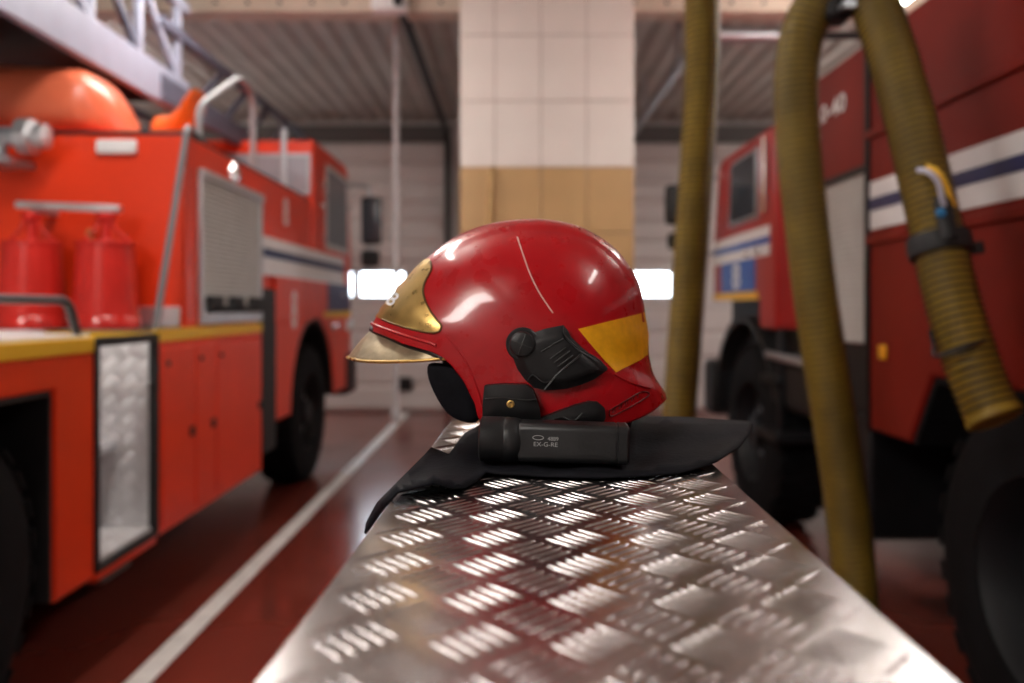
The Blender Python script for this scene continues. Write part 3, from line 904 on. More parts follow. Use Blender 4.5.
MB().box(RX + 0.03, RXB - 0.03, 3.42, 3.95, 0.40, 0.94).build('dark_blocker', M_DARK, RT, bevel=0.015)  # added dark box, hides the bright floor under the truck
MB().box(2.25, 3.25, 0.3, 6.0, 0.55, 0.85).build('chassis', M_DARK, RT)
wheel('wheel', RT, RX + 0.20, 2.30, 0.58, 0.58, 0.36, -1)
wheel('wheel', RT, RXB - 0.20, 2.30, 0.58, 0.58, 0.36, 1)
wheel('wheel', RT, RX + 0.24, 5.30, 0.58, 0.58, 0.34, -1)
wheel('wheel', RT, RXB - 0.24, 5.30, 0.58, 0.58, 0.34, 1)

# ------------------------------------------------------------------ exhaust hoses


def hose_mesh(path, r, pitch):
    pts = catmull(path, 24)
    step = pitch / 4
    pts = resample(pts, step)
    radii = [r * (1.0 + 0.03 * (1, 0.8, -1.4, 0.8)[i % 4]) for i in range(len(pts))]
    return MB().tube(pts, r, 28, True, radii), pts


def hose_coil(pts, r, wire=0.0042):
    """dark wire wound round the hose, one turn for every groove"""
    s = None
    out = []
    for i in range(1, len(pts) - 1):
        t = (pts[i + 1] - pts[i - 1]).normalized()
        if s is None:
            s = t.cross(Vector((0, 1, 0))).normalized()
        s = (s - t * s.dot(t)).normalized()
        u = t.cross(s)
        for k in range(5):
            f = k / 5
            a = 2 * math.pi * ((i - 2 + f) / 4)
            p = pts[i].lerp(pts[i + 1], f)
            out.append(p + s * (r * math.cos(a)) + u * (r * math.sin(a)))
    return MB().tube(out, wire, 5)


h1 = thing('exhaust_hose', P(690, 300, 3.6) * 1.0, 'olive corrugated exhaust hose hanging straight down beside the tiled pillar', 'hose', 'olive exhaust extraction hoses')
path = [P(703, -250, 3.6), P(704, -100, 3.6), P(702, 0, 3.6), P(702, 70, 3.6), P(697, 160, 3.6), P(690, 260, 3.6), P(683, 360, 3.6), P(678, 430, 3.6), P(676, 520, 3.6), P(677, 590, 3.6)]
mb, pts = hose_mesh(path, 0.074, 0.026)
mb.build('hose_wall', M_HOSE, h1, smooth=70)
hose_coil(pts, 0.0755).build('wire_coil', M_COIL, h1, smooth=70)
MB().lathe([(0.078, 0), (0.086, 0.01), (0.086, 0.09), (0.078, 0.10)], pts[-1] - Vector((0, 0, 0.03)), (0, 0, 1), 28).build('end_cuff', M_BLK, h1)
MB().lathe([(0.078, 0), (0.09, 0.01), (0.09, 0.11), (0.078, 0.12)], pts[0], (0, 0, 1), 28).build('top_cuff', M_STEEL, h1)
MB().tube([pts[0] + Vector((0, 0, 0.1)), Vector((pts[0].x, pts[0].y, ZC + 0.03))], 0.05, 16).build('ceiling_pipe', M_STEEL, h1)

h2 = thing('exhaust_hose', P(833, 10, 2.7), 'olive corrugated exhaust hose looped over a black saddle, one end at the truck wheel', 'hose', 'olive exhaust extraction hoses')
path = [P(862, 690, 2.72), P(856, 600, 2.72), P(846, 500, 2.72), P(831, 400, 2.71), P(817, 310, 2.70), P(806, 220, 2.70), P(798, 140, 2.70), P(796, 80, 2.69), P(802, 35, 2.68), P(820, 0, 2.66), P(846, -14, 2.62), P(870, -4, 2.58),
        P(884, 30, 2.54), P(902, 90, 2.48), P(920, 160, 2.42), P(937, 235, 2.36), P(952, 300, 2.30), P(972, 365, 2.24), P(988, 405, 2.20), P(996, 420, 2.18)]
mb, pts = hose_mesh(path, 0.069, 0.021)
mb.build('hose_wall', M_HOSE, h2, smooth=70)
hose_coil(pts, 0.0705).build('wire_coil', M_COIL, h2, smooth=70)


def along(pts, target):
    i = min(range(1, len(pts) - 1), key=lambda k: (pts[k] - target).length)
    return pts[i], (pts[i + 1] - pts[i - 1]).normalized()


c, t = along(pts, P(938, 247, 2.35))
MB().lathe([(0.070, -0.030), (0.086, -0.028), (0.089, 0.0), (0.086, 0.028), (0.070, 0.030)], c, t, 28).build('clamp_collar', M_BLK, h2, smooth=40)
MB().tube([P(942, 198, 2.30), P(949, 240, 2.27)], 0.024, 12).build('pressure_switch', M_BLK, h2, bevel=0.003)
MB().bar(c + Vector((0.07, -0.02, -0.012)), c + Vector((0.11, -0.03, -0.005)), 0.03, 0.035).build('clamp_screw', M_BLK, h2, bevel=0.004)
MB().lathe([(0.013, 0), (0.013, 0.012), (0.007, 0.016)], P(940, 213, 2.262), (-0.2, -1, 0), 12).build('blue_valve_cap', mat('blue_plastic', (0.02, 0.22, 0.5), 0.4), h2)
wb = P(945, 208, 2.28)
MB().tube(catmull([P(918, 170, 2.30), P(928, 172, 2.27), P(938, 182, 2.26), P(942, 198, 2.27), wb], 6), 0.008, 8).build('air_tube', mat('pale_air_tube', (0.6, 0.6, 0.72), 0.4), h2)
MB().tube(catmull([P(927, 166, 2.32), P(938, 172, 2.29), P(946, 185, 2.28), P(951, 198, 2.28), P(954, 206, 2.29)], 6), 0.008, 8).build('air_tube', M_YEL, h2)
MB().lathe([(0.071, -0.02), (0.075, -0.018), (0.075, 0.0), (0.066, 0.004), (0.060, -0.01)], pts[-1], (pts[-1] - pts[-4]), 28, False, True).build('hose_mouth', M_HOSE, h2)
MB().tube(catmull([P(930, 330, 2.27), P(934, 345, 2.26), P(936, 356, 2.22), P(960, 350, 2.16), P(985, 340, 2.19)], 6), 0.006, 6).build('strap_cord', M_BLK, h2)
# saddle carrying the bend
c = P(835, 14, 2.64)
sad = []
MB().box(c.x - 0.045, c.x + 0.045, c.y - 0.05, c.y + 0.05, c.z - 0.03, c.z + 0.05).build('saddle', M_BLK, h2, bevel=0.02)
MB().tube([(c.x + 0.01, c.y - 0.085, c.z), (c.x + 0.01, c.y - 0.085, ZC + 0.03)], 0.008, 8).build('saddle_hanger', M_STEEL, h2)
MB().box(c.x - 0.01, c.x + 0.03, c.y - 0.095, c.y - 0.03, c.z - 0.01, c.z + 0.01).build('saddle_hook', M_STEEL, h2)

# ------------------------------------------------------------------ small things around the hall
o = MB().tube([(-1.0, 6.9, ZC + 0.02), (-1.0, 6.9, 0.44)], 0.026, 10).lathe([(0.03, 0), (0.045, 0.02), (0.045, 0.10), (0.03, 0.12)], (-1.0, 6.9, 0.40), (0, 0, 1), 12).build('pull_rope', mat('pale_rope', (0.62, 0.60, 0.62), 0.7, var=0.2, vscale=30))
tag(o, 'pale thick pull rope hanging from the ceiling over the end of the floor line', 'rope')
o = MB().box(-1.07, -0.80, 6.06, 6.20, 3.66, 3.80).box(-0.99, -0.88, 6.045, 6.06, 3.69, 3.77).build('junction_box', M_WHITE, bevel=0.012)
tag(o, 'white junction box fixed to the cream roof beam at the door track', 'junction box')
br = thing('broom', (-0.22, 5.36, 0), 'wooden broom leaning against the tan tiles of the pillar', 'broom')
MB().tube([(-0.25, 5.30, 0.08), (-0.135, 5.475, 2.36)], 0.019, 10).build('handle', M_WOOD, br)
MB().box(-0.42, -0.08, 5.24, 5.34, 0.06, 0.11).build('head', M_WOOD, br, bevel=0.01)
MB().box(-0.41, -0.09, 5.245, 5.335, 0.0, 0.06).build('bristles', M_BLK, br)

# ------------------------------------------------------------------ tread plate stand under the helmet
TZ = 1.26
yaw = math.atan(0.030)
st = thing('tread_plate_stand', (0.04, 0.4, 0), 'narrow aluminium tread plate stand carrying the red helmet', 'stand')


def tx(u, y):      # u across (m from the centre line) at distance y
    return 0.0265 + 0.030 * y + u


HW = 0.1315
TY0, TY1 = -0.45, 0.985
mb = MB()
th = 0.003
mb.prism([(tx(-HW, TY0), TY0), (tx(HW, TY0), TY0), (tx(HW, TY1), TY1), (tx(-HW, TY1), TY1)], 'z', TZ - th, TZ)
for s in (-1, 1):
    mb.prism([(tx(s * HW, TY0), TY0), (tx(s * (HW - 0.003), TY0), TY0), (tx(s * (HW - 0.003), TY1), TY1), (tx(s * HW, TY1), TY1)], 'z', TZ - 0.05, TZ - th)
plate = mb.build('tread_plate', M_PLATE, st, bevel=0.0012)
mb = MB()
U = Vector((1, 0.0, 0))
V = Vector((0.030, 1, 0)).normalized()
U = Vector((V.y, -V.x, 0))
tread_bars(mb, (tx(-HW, TY0), TY0, TZ), U, V, (0, 0, 1), 0.004, 2 * HW - 0.004, 0.004, TY1 - TY0 - 0.004, lat=0.0505, blen=0.0275, bw=0.0030, bh=0.0007, pitch=0.0071)
tbp = mb.build('tread_bars', M_PLATE, plate, smooth=55)
tbp['kind'] = 'stuff'
for yy in (TY0 + 0.06, TY1 - 0.06):
    for s in (-1, 1):
        MB().bar((tx(s * 0.10, yy), yy, 0), (tx(s * 0.10, yy), yy, TZ - 0.045), 0.04, 0.04, up=(0, 1, 0)).build('leg', M_STEEL, st, bevel=0.003)
    MB().bar((tx(-0.10, yy), yy, 0.30), (tx(0.10, yy), yy, 0.30), 0.03, 0.03).build('cross_brace', M_STEEL, st)
for s in (-1, 1):
    MB().bar((tx(s * 0.10, TY0), TY0 + 0.01, TZ - 0.026), (tx(s * 0.10, TY1), TY1 - 0.01, TZ - 0.026), 0.04, 0.04).build('side_beam', M_STEEL, st)

# ------------------------------------------------------------------ the helmet
DC = 0.835          # distance of the helmet's middle plane
HB = 0.113          # half width
CX = (548 - 512) / FPX * DC
CZ = CAMZ + (307 - 340) / FPX * DC


def outl(px, py, yb=0.0):
    d = DC - yb * HB
    return ((px - 512) / FPX * d - CX, (307 - py) / FPX * d + CAMZ - CZ)


edge_pts = [outl(*p) for p in (
    (664, 393), (657, 382), (651, 371), (647, 350), (645, 325), (642, 303), (636, 280), (628, 266), (618, 253), (606, 242), (592, 233), (576, 226), (558, 221.5),
    (538, 219.5), (518, 220), (498, 222.5), (478, 227.5), (458, 236), (442, 246), (427, 258), (412, 274), (398, 290), (386, 304), (377, 317), (372, 327))]
low_pts = [outl(*p) for p in ((392, 337, 0.42), (410, 345, 0.62), (428, 350, 0.76), (443, 357, 0.82), (455, 369, 0.86), (466, 385, 0.89), (474, 402, 0.92), (480, 420, 0.93), (500, 427, 0.95), (540, 431, 0.95),
                               (580, 431, 0.94), (605, 429, 0.90), (625, 423, 0.80), (645, 413, 0.60), (658, 402, 0.35))]
full_low = [0.187, 0.190, 0.192, 0.196, 0.203, 0.213, 0.222, 0.235, 0.245, 0.252, 0.235, 0.205, 0.176, 0.157, 0.142]


def pol(p):
    return (math.atan2(p[1], p[0]) % (2 * math.pi), math.hypot(p[0], p[1]))


E = sorted([pol(p) for p in edge_pts + low_pts])
F = sorted([pol(p) for p in edge_pts] + [(pol(p)[0], f) for p, f in zip(low_pts, full_low)])


def interp(tab, a):
    a %= 2 * math.pi
    n = len(tab)
    i = 0
    while i < n and tab[i][0] <= a:
        i += 1
    p0 = tab[(i - 2) % n]; p1 = tab[(i - 1) % n]; p2 = tab[i % n]; p3 = tab[(i + 1) % n]

    def un(x, ref):
        while x - ref > math.pi:
            x -= 2 * math.pi
        while x - ref < -math.pi:
            x += 2 * math.pi
        return x
    a1 = un(p1[0], a); a2 = un(p2[0], a); a0 = un(p0[0], a); a3 = un(p3[0], a)
    h = a2 - a1
    if h <= 1e-9:
        return p1[1]
    t = (a - a1) / h

    def slope(xa, ya, xb, yb, xc, yc):
        s1 = (yb - ya) / (xb - xa) if xb != xa else 0
        s2 = (yc - yb) / (xc - xb) if xc != xb else 0
        if s1 * s2 <= 0:
            return 0
        return 2 * s1 * s2 / (s1 + s2)
    m1 = slope(a0, p0[1], a1, p1[1], a2, p2[1])
    m2 = slope(a1, p1[1], a2, p2[1], a3, p3[1])
    return ((2 * t ** 3 - 3 * t * t + 1) * p1[1] + (t ** 3 - 2 * t * t + t) * h * m1 + (-2 * t ** 3 + 3 * t * t) * p2[1] + (t ** 3 - t * t) * h * m2)


def sstep(a, b, x):
    t = max(0.0, min(1.0, (x - a) / (b - a)))
    return t * t * (3 - 2 * t)


EXP = 2.15          # slightly fuller than an ellipse


def prof_y(rho):
    return HB * max(0.0, 1 - min(1.0, rho) ** EXP) ** (1 / 2.0)


def crest_scale(psi, y):
    """the middle band of the crown stands a little proud"""
    deg = math.degrees(psi) % 360
    w = sstep(2, 20, deg) * (1 - sstep(132, 142, deg))
    return 1 - 0.020 * w * sstep(0.046, 0.054, y)


def shell_point(psi, rho, off=0.0):
    R = interp(F, psi)
    y = prof_y(rho)
    s = crest_scale(psi, y)
    return Vector((CX + R * rho * s * math.cos(psi), DC - y, CZ + R * rho * s * math.sin(psi)))


def surf(X, Z):
    """near-side shell depth offset y at side-view point"""
    dx, dz = X - CX, Z - CZ
    r = math.hypot(dx, dz)
    if r < 1e-9:
        return HB
    psi = math.atan2(dz, dx)
    R = interp(F, psi)
    y = prof_y(r / R)
    for _ in range(3):
        y = prof_y(r / (R * crest_scale(psi, y)))
    return y


def on_shell(px, py, off=0.0):
    """photo pixel -> point on the near side of the shell, lifted by off along the normal"""
    y = HB * 0.7
    for _ in range(25):
        d = DC - y
        X = (px - 512) / FPX * d
        Z = CAMZ + (307 - py) / FPX * d
        y = 0.5 * y + 0.5 * surf(X, Z)
    e = 0.0015
    gx = (surf(X + e, Z) - surf(X - e, Z)) / (2 * e)
    gz = (surf(X, Z + e) - surf(X, Z - e)) / (2 * e)
    n = Vector((-gx, -1.0, -gz)).normalized()
    n = Vector((-gx, -1.0, -gz))
    if n.length > 6:
        n = n.normalized() * 1.0
    n.normalize()
    dx, dz = X - CX, Z - CZ
    psi = math.atan2(dz, dx)
    R = interp(F, psi)
    r = math.hypot(dx, dz)
    if r > R:
        X = CX + math.cos(psi) * R
        Z = CZ + math.sin(psi) * R
        n = Vector((math.cos(psi), 0, math.sin(psi)))
        y = 0
    return Vector((X, DC - y, Z)) + n * off


HEL = thing('fire_helmet', (0.03, 0.78, TZ), 'glossy red firefighter helmet with brass badge, gold peak and amber reflective patch', 'helmet')
NP, NS = 220, 44
mb = MB()
for side in (1, -1):
    vs, fs = [], []
    for i in range(NP):
        psi = 2 * math.pi * i / NP
        re = min(1.0, interp(E, psi) / interp(F, psi))
        for j in range(NS + 1):
            s = j / NS
            rho = math.sin(s * math.asin(re)) if re < 1 else math.sin(s * math.pi / 2)
            p = shell_point(psi, rho)
            if side < 0:
                p = Vector((p.x, 2 * DC - p.y, p.z))
            vs.append(p)
    for i in range(NP):
        k = (i + 1) % NP
        for j in range(NS):
            a, b, c2, d2 = i * (NS + 1) + j, i * (NS + 1) + j + 1, k * (NS + 1) + j + 1, k * (NS + 1) + j
            fs.append((a, d2, c2, b) if side > 0 else (a, b, c2, d2))
    mb.add(vs, fs)
shell = mb.build('shell', M_HRED, HEL, smooth=75, merge=True, solid=0.0035)


def patch(outline, off, name, material, parent, density=5.0, skirt=0.003, bulge=0.0, mirror=False, smooth=40, bev=0.0):
    """conforming plate: outline in photo pixels, laid on the shell and lifted by off"""
    dense = []
    n = len(outline)
    for i in range(n):
        a, b = Vector(outline[i]), Vector(outline[(i + 1) % n])
        m = max(1, int((b - a).length / density))
        for k in range(m):
            dense.append(a + (b - a) * (k / m))
    xs = [p.x for p in dense]; ys = [p.y for p in dense]

    def inside(x, y):
        c = False
        j = len(dense) - 1
        for i in range(len(dense)):
            if (dense[i].y > y) != (dense[j].y > y) and x < (dense[j].x - dense[i].x) * (y - dense[i].y) / (dense[j].y - dense[i].y) + dense[i].x:
                c = not c
            j = i
        return c
    pts = list(dense)
    x = min(xs) + density / 2
    row = 0
    while x < max(xs):
        y = min(ys) + density / 2
        while y < max(ys):
            q = Vector((x, y))
            if inside(x, y) and min((q - p).length for p in dense) > density * 0.6:
                pts.append(q)
            y += density
        x += density
    ne = len(dense)
    res = delaunay_2d_cdt([Vector((p[0], p[1])) for p in pts], [(i, (i + 1) % ne) for i in range(ne)], [list(range(ne))], 1, 1e-4)
    v2, tri, orig = res[0], res[2], res[3]
    mb = MB()
    vs = []
    for p in v2:
        dist = min((Vector((p[0], p[1])) - q).length for q in dense)
        vs.append(on_shell(p[0], p[1], off + bulge * sstep(0, 12, dist)))
    fs = [tuple(t) for t in tri]
    # boundary skirt
    cnt = {}
    for t in fs:
        for a, b in zip(t, t[1:] + t[:1]):
            cnt[(min(a, b), max(a, b))] = cnt.get((min(a, b), max(a, b)), []) + [(a, b)]
    low = {}
    for e, l in cnt.items():
        if len(l) == 1:
            a, b = l[0]
            for q in (a, b):
                if q not in low:
                    low[q] = len(vs)
                    vs.append(on_shell(v2[q][0], v2[q][1], -skirt))
            fs.append((b, a, low[a], low[b]))
    mb.add(vs, fs)
    if mirror:
        mb.add([(p[0], 2 * DC - p[1], p[2]) for p in vs], [f[::-1] for f in fs])
    return mb.build(name, material, parent, smooth=smooth, bevel=bev, merge=mirror)


def shell_line(pxs, off, r, name, material, parent, seg=8, n=10):
    c = catmull([Vector((a, b, 0)) for a, b in pxs], n)
    return MB().tube([on_shell(p.x, p.y, off) for p in c], r, seg).build(name, material, parent, smooth=60)


# brass badge, both sides of the middle line
badge = [(372, 319), (380, 306), (392, 292), (405, 277), (417, 264), (424, 259), (430, 259.5), (431.5, 266), (430.5, 272), (426, 280), (423.5, 288), (424, 296), (427, 305), (433, 315), (440, 324), (440.5, 328), (438, 331.5), (432, 332), (420, 331), (400, 326), (386, 321)]
badge_px = [(a - (6 if a < 420 and i < 6 else 0), b - (6 if a < 420 and i < 6 else 0)) for i, (a, b) in enumerate(badge)]
bp = patch(badge_px, 0.0012, 'badge', M_HGOLD, HEL, density=3.5, mirror=True, bulge=0.0008)
shell_line([(431, 262), (431.5, 270), (426, 281), (423.5, 290), (425, 299), (430, 310), (437, 320), (441.5, 326), (438.5, 332), (428, 332.5), (410, 329), (392, 323.5), (383, 320)], 0.0008, 0.0010, 'badge_rim', mat('badge_edge_dark', (0.16, 0.09, 0.03), 0.4, metal=0.6), HEL)


def badge_fn(a, b):
    # a 0..1 across, b 0..1 up the badge slope
    bx, by = 386.5 + 7 * a, 305 - 12 * b + 3.0 * a
    return on_shell(bx + 9 * b, by, 0.0026)


lettering('8', 'badge_number', (0, 0, 0), (1, 0, 0), (0, 0, 1), 1.0, M_WHITE, HEL, width=1.0, fn=badge_fn)
# red brow moulding under the badge, both sides
brow = [on_shell(a, b, 0.001) for a, b in ((372.5, 324), (385, 329), (398, 333.5), (412, 338), (425, 341.5), (436, 345.5))]
full = [Vector((p.x, 2 * DC - p.y, p.z)) for p in brow[::-1]] + brow
MB().tube(catmull(full, 6), 0.0014, 10).build('brow_moulding', M_HRED, HEL, smooth=60)
# dark gasket between brow and peak
edge3 = []
for a, b, yb in ((372, 329, 0.0), (392, 338.5, 0.42), (410, 346.5, 0.62), (428, 351.5, 0.76), (443, 358, 0.82)):
    d = DC - yb * HB
    edge3.append(Vector(((a - 512) / FPX * d, d, CAMZ + (307 - b) / FPX * d)))
ge = [Vector((p.x, 2 * DC - p.y, p.z)) for p in edge3[:0:-1]] + edge3
MB().tube(catmull(ge, 8), 0.0030, 10).build('peak_gasket', M_HBLK, HEL, smooth=60)
# gold peak
inner = catmull(ge, 6)
outer_half = []
for a, b, yb in ((348, 357, 0.0), (351.5, 359, 0.22), (361, 361, 0.42), (378, 362, 0.58), (398, 361.8, 0.70), (420, 360.5, 0.78), (446, 358.5, 0.83)):
    d = DC - yb * HB
    outer_half.append(Vector(((a - 512) / FPX * d, d, CAMZ + (307 - b) / FPX * d)))
ou = [Vector((p.x, 2 * DC - p.y, p.z)) for p in outer_half[:0:-1]] + outer_half
outer = catmull(ou, 6)


def at_frac(pts, t):
    ls = [0.0]
    for a, b in zip(pts[:-1], pts[1:]):
        ls.append(ls[-1] + (b - a).length)
    L = ls[-1] * t
    for i in range(len(pts) - 1):
        if ls[i + 1] >= L - 1e-12:
            q = (L - ls[i]) / max(1e-12, ls[i + 1] - ls[i])
            return pts[i].lerp(pts[i + 1], q)
    return pts[-1]


rows = []
for j in range(9):
    s = j / 8
    row = []
    for i in range(61):
        t = i / 60
        p = at_frac(inner, t).lerp(at_frac(outer, t), s)
        bow = math.sin(math.pi * s) * 0.0012 * math.sin(math.pi * t)
        p = p + Vector((-bow * 0.6, 0, bow))
        row.append(p)
    rows.append(row)
MB().rings(rows, closed=False).build('peak', M_VISOR, HEL, smooth=60, solid=0.0022)
MB().tube(outer, 0.0016, 8).build('peak_rim', M_HGOLD, HEL, smooth=60)
MB().lathe([(0.0022, -0.003), (0.0022, 0.0022), (0.001, 0.003)], P(360, 355.5, DC - 0.020), (-0.3, -0.9, 0.25), 10).build('peak_rivet', M_HBLK, HEL)

# seams
shell_line([(517.5, 237), (520, 245), (525, 260), (531, 276), (539, 292), (548, 306), (553, 313)], -0.0002, 0.0008, 'shell_seam', M_SEAM, HEL)
shell_line([(614, 374), (625, 380), (638, 385), (650, 388)], -0.0002, 0.0011, 'nape_seam', M_HRED, HEL)
shell_line([(446, 335), (456, 347), (466, 362), (474, 380), (480, 398), (483, 414)], -0.0002, 0.0012, 'front_edge_bead', M_HRED, HEL)
# amber reflective tape
patch([(578, 329), (600, 323.5), (622, 318), (640, 313.5), (644, 312), (648, 335), (647, 355), (640, 360), (628, 366), (616, 372.5), (604, 360), (592, 346)], 0.0008, 'reflective_patch', M_REFL, HEL, density=4, skirt=0.002)
# side module
mod = patch([(530, 334), (545, 329), (562.7, 325.5), (567, 331), (570, 337), (579, 346), (588, 354), (597, 362), (605, 370), (592, 379), (580, 384), (566, 388), (547, 389.5), (534, 387), (526, 380), (518, 369), (514, 359), (512, 348), (520, 338)],
            0.0050, 'side_module', M_HBLK, HEL, density=3.5, bulge=0.0055, smooth=50)
patch([(541, 351), (562, 338.5), (571, 347), (578, 354.5), (556, 372), (548, 363)], 0.0112, 'emblem_plate', M_HBLK, mod, density=3.5, skirt=-0.004, bulge=0.0012, smooth=30)
for k in range(3):
    a0 = Vector((549.5 + 4.0 * k, 360.5 + 0.0 * k - 3.6 * k + 3.6 * k))
    p0 = Vector((550 + 3.4 * k, 357.5 + 3.8 * k))
    shell_line([(p0.x, p0.y), (p0.x + 7, p0.y - 5.2), (p0.x + 14, p0.y - 10.4)], 0.0128, 0.0006, 'emblem_relief', M_HBLK2, mod, seg=6, n=3)
shell_line([(541, 351), (551.5, 344.7), (562, 338.5)], 0.0115, 0.0008, 'module_ridge', M_HBLK2, mod, seg=6, n=4)
shell_line([(578, 354.5), (567, 363.5), (556, 373), (549, 382), (544, 388)], 0.0112, 0.0009, 'module_ridge', M_HBLK2, mod, seg=6, n=4)
shell_line([(528, 379), (533, 374), (543, 381), (552, 379)], 0.0100, 0.0008, 'module_ridge', M_HBLK, mod, seg=6, n=4)
shell_line([(562.5, 327), (564, 336), (575, 347), (588, 356), (603, 369)], 0.0085, 0.0008, 'module_ridge', M_HBLK2, mod, seg=6, n=4)
kc = on_shell(523, 344, 0.0)
kn = (on_shell(523, 344, 0.01) - kc).normalized()
MB().lathe([(0.0152, -0.003), (0.0152, 0.0055), (0.0140, 0.0065)], kc, kn, 36).build('knob_seat', M_HBLK, HEL, smooth=35)
kb = MB().lathe([(0.0115, 0.004), (0.0115, 0.0115), (0.0104, 0.0135), (0.006, 0.0150), (0.0015, 0.0153)], kc, kn, 36).build('knob', M_HBLK, HEL, smooth=35)
for a in (0.35, 0.35 + math.pi / 2):
    e1 = kn.cross(Vector((0, 0, 1))).normalized(); e2 = e1.cross(kn)
    dr = e1 * math.cos(a) + e2 * math.sin(a)
    MB().tube([kc + kn * 0.0140 - dr * 0.0095, kc + kn * 0.0156, kc + kn * 0.0140 + dr * 0.0095], 0.0006, 6).build('knob_ridge', M_HBLK2, kb)
# torch bracket and rear clip
brk = patch([(486, 384.5), (500, 383), (527, 383.5), (533, 388), (536, 396), (540, 408), (541, 419), (512, 420), (484, 418), (484.5, 400)], 0.0080, 'torch_bracket', M_HBLK, HEL, density=4, bulge=0.002, smooth=45)
shell_line([(487, 397), (505, 396), (524, 398), (536, 397)], 0.0104, 0.0007, 'bracket_ridge', M_HBLK2, brk, seg=6, n=4)
sc = on_shell(511.5, 402, 0.0095)
MB().lathe([(0.0036, 0), (0.0036, 0.0012), (0.0024, 0.0016), (0.0018, 0.0006)], sc, kn, 18).build('brass_screw', M_HGOLD, HEL, smooth=30)
clip = patch([(541, 417), (556, 411), (575, 404), (588, 400.5), (596, 401), (602, 407), (603, 416), (600, 424), (583, 427), (560, 427), (545, 425)], 0.0065, 'rear_clip', M_HBLK, HEL, density=3.5, bulge=0.003, smooth=50)
shell_line([(548, 419), (560, 414.5), (572, 418), (580, 411)], 0.0098, 0.0008, 'clip_ridge', M_HBLK, clip, seg=6, n=4)
# recessed name strip on the nape: frame and worn print
shell_line([(609, 410.5), (625, 401), (641, 392), (649, 395), (630, 407), (611.5, 416), (609, 410.5)], 0.0002, 0.0006, 'name_strip_frame', mat('name_strip_dark', (0.10, 0.004, 0.005), 0.4), HEL, seg=6, n=6)
for k in range(9):
    a, b = 612.5 + 3.1 * k, 411.2 - 1.85 * k
    shell_line([(a, b + 1.6), (a + 0.8 * (-1) ** k, b - 0.2), (a, b - 1.9)], 0.0002, 0.00045, 'worn_print', MATS['name_strip_dark'], HEL, seg=5, n=2)

# cheek flaps and liner
for sgn in (1, -1):
    d0 = DC - sgn * HB * 0.70
    pl = [(426, 365), (430, 362), (440, 362), (455, 365), (468, 372), (480, 392), (484, 424), (470, 425), (452, 419), (442, 408), (433, 392), (427, 377)]
    pts2 = [P(a, b, DC - HB * 0.70) for a, b in pl]
    cxm = sum(p.x for p in pts2) / len(pts2); czm = sum(p.z for p in pts2) / len(pts2)
    rows = []
    for yo, sc_ in ((-0.009, 0.80), (-0.007, 0.93), (0, 1.0), (0.007, 0.93), (0.009, 0.80)):
        rows.append([(cxm + (p.x - cxm) * sc_, d0 + yo, czm + (p.z - czm) * sc_) for p in pts2])
    MB().rings(rows, True, True, True).build('cheek_flap', M_LEATH, HEL, smooth=60, subsurf=1)
rows = []
for z, k in ((TZ + 0.004, 0.90), (TZ + 0.03, 0.98), (TZ + 0.07, 1.0), (TZ + 0.12, 0.95), (TZ + 0.16, 0.8), (TZ + 0.185, 0.5), (TZ + 0.195, 0.1)):
    rows.append([(0.045 + 0.083 * k * math.cos(2 * math.pi * i / 32), DC + 0.088 * k * math.sin(2 * math.pi * i / 32), z) for i in range(32)])
MB().rings(rows, True, True, True).build('inner_liner', M_LEATH, HEL, smooth=60)

# neck flap spread on the plate
fo = [(364, 533, -.035), (366, 522, -.030), (377, 502, -.010), (391, 488, .006), (406, 473, .008), (425, 454, .009), (431, 447, .009), (449, 454, .006), (464, 433, .006), (478, 425, .006), (520, 424, .008), (560, 424, .010),
      (610, 418, .012), (640, 416, .014), (663, 416.2, .017), (690, 417, .017), (720, 419, .016), (749, 421, .014), (753, 423.5, .013), (751, 432, .010), (739, 446, .008), (716, 460, .009), (698, 466, .006), (679, 471.5, .0045),
      (644, 474, .0045), (600, 476, .0045), (540, 474.5, .0045), (500, 472, .0045), (486, 470.5, .006), (476, 479, .006), (466, 486, .005), (453, 486.5, .006), (433, 481, .013), (415, 486, .009), (397, 491, .0065), (387, 502, -.001), (376, 517, -.022)]
dense = []
for i in range(len(fo)):
    a, b = Vector(fo[i]), Vector(fo[(i + 1) % len(fo)])
    m = max(1, int((b - a).to_2d().length / 7))
    for k in range(m):
        dense.append(a.lerp(b, k / m))


def flap_z(x, y):
    sw = sz_ = 0.0
    for p in dense:
        w = 1.0 / ((p.x - x) ** 2 + ((p.y - y) * 1.6) ** 2 + 4) ** 1.5
        sw += w
        sz_ += w * p.z
    return sz_ / sw


def inside_poly(poly, x, y):
    c = False
    j = len(poly) - 1
    for i in range(len(poly)):
        if (poly[i].y > y) != (poly[j].y > y) and x < (poly[j].x - poly[i].x) * (y - poly[i].y) / (poly[j].y - poly[i].y) + poly[i].x:
            c = not c
        j = i
    return c


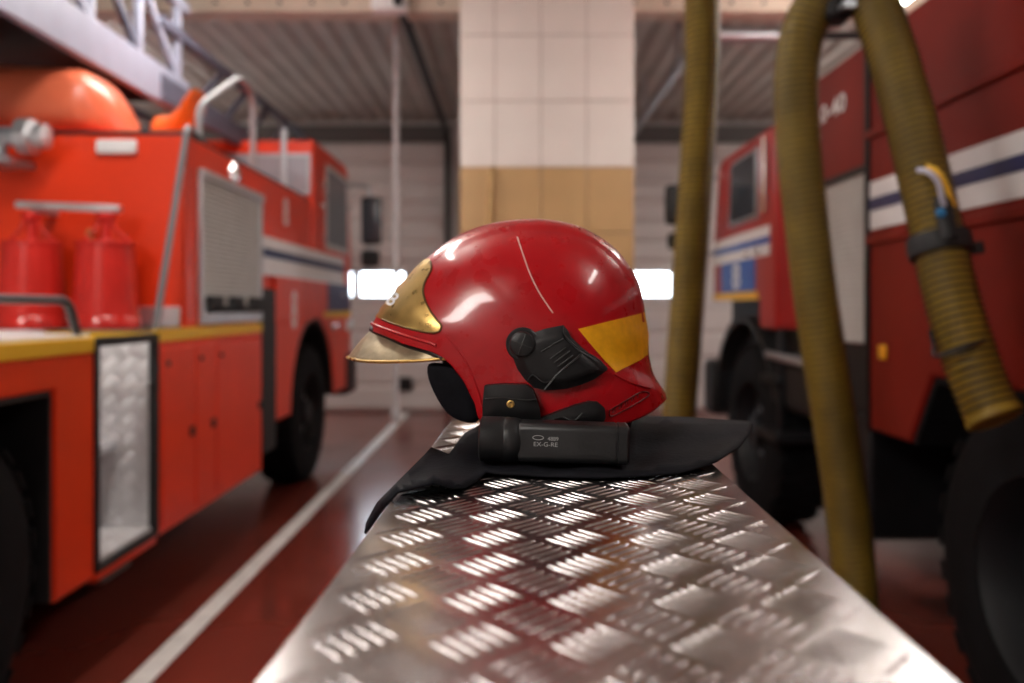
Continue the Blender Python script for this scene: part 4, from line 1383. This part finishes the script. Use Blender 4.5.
pts2 = [Vector((p.x, p.y)) for p in dense]
zz = [p.z for p in dense]
x = 362.0
while x < 756:
    y = 414.0
    while y < 536:
        if inside_poly(dense, x, y) and min((Vector((x, y)) - Vector((p.x, p.y))).length for p in dense) > 4:
            pts2.append(Vector((x, y)))
            zz.append(max(flap_z(x, y) + 0.0012 * math.sin(x * 0.09 + y * 0.05) + 0.0008 * math.sin(y * 0.21), 0.003 if x > 400 else -0.05))
        y += 5
    x += 8
ne = len(dense)
res = delaunay_2d_cdt(pts2, [(i, (i + 1) % ne) for i in range(ne)], [list(range(ne))], 1, 1e-5)
vs = []
for i, p in enumerate(res[0]):
    zo = zz[res[3][i][0]]
    d = (CAMZ - (TZ + zo)) * FPX / (p[1] - 307)
    vs.append(P(p[0], p[1], d))
MB().add(vs, [tuple(t) for t in res[2]]).build('neck_flap', M_LEATH, HEL, smooth=70, solid=0.0022)

# ------------------------------------------------------------------ torch lying against the helmet
A = P(480, 438, 0.690)
B = P(628, 449, 0.682)
A.z = TZ + 0.0265
B.z = TZ + 0.0235
ax = (B - A).normalized()
TL = (B - A).length
tor = thing('flashlight', (A.x, A.y, TZ + 0.006), 'black flashlight with printed barrel lying along the side of the red helmet', 'flashlight')
MB().lathe([(0.0165, 0.0), (0.0192, 0.0015), (0.0195, 0.020), (0.0190, 0.0215), (0.0195, 0.023), (0.0192, 0.030), (0.0180, 0.0345), (0.0165, 0.036)], A, ax, 40).build('torch_head', M_HBLK, tor, smooth=35)
MB().lathe([(0.0, -0.0002), (0.0160, 0.0004)], A, ax, 30, False, False).build('lens', M_DGLASS, tor)
sd = ax.cross(Vector((0, 0, 1))).normalized()
up = sd.cross(ax).normalized()
if up.z < 0:
    up = -up
front = Vector((0, -1, 0)) - ax * ax.dot(Vector((0, -1, 0)))
front.normalize()


def sqring(h, half, rad):
    c = A + ax * h
    ring = []
    for q, (sx, sy) in enumerate(((1, 1), (-1, 1), (-1, -1), (1, -1))):
        for k in range(6):
            a = math.radians(90 * q + 90 * k / 5)
            ring.append(c + front * (sx * (half - rad) + rad * math.cos(a)) + up * (sy * (half - rad) + rad * math.sin(a)))
    return ring


MB().rings([sqring(0.034, 0.0158, 0.006), sqring(0.036, 0.0166, 0.006), sqring(TL - 0.011, 0.0166, 0.006), sqring(TL - 0.0105, 0.0160, 0.006), sqring(TL - 0.0095, 0.0160, 0.006), sqring(TL - 0.009, 0.0166, 0.006), sqring(TL - 0.002, 0.0166, 0.006), sqring(TL, 0.0150, 0.006)],
           True, True, True).build('barrel', M_HBLK, tor, smooth=30)
po = A + front * 0.01665 + ax * 0.046
ring = [po + ax * (0.0045 + 0.0045 * math.cos(2 * math.pi * k / 24)) + up * (0.0052 + 0.0018 * math.sin(2 * math.pi * k / 24)) for k in range(25)]
MB().tube(ring, 0.0003, 5).build('oval_mark', M_PRINT, tor)
lettering('4889', 'printed_text', po + ax * 0.0125 + up * 0.0030, ax, up, 0.0033, M_PRINT, tor, width=0.0090, depth=0.0001, bold=False)
lettering('EX-G-RE', 'printed_text', po + ax * 0.0010 + up * -0.0020, ax, up, 0.0036, M_PRINT, tor, width=0.0200, depth=0.0001, bold=False)
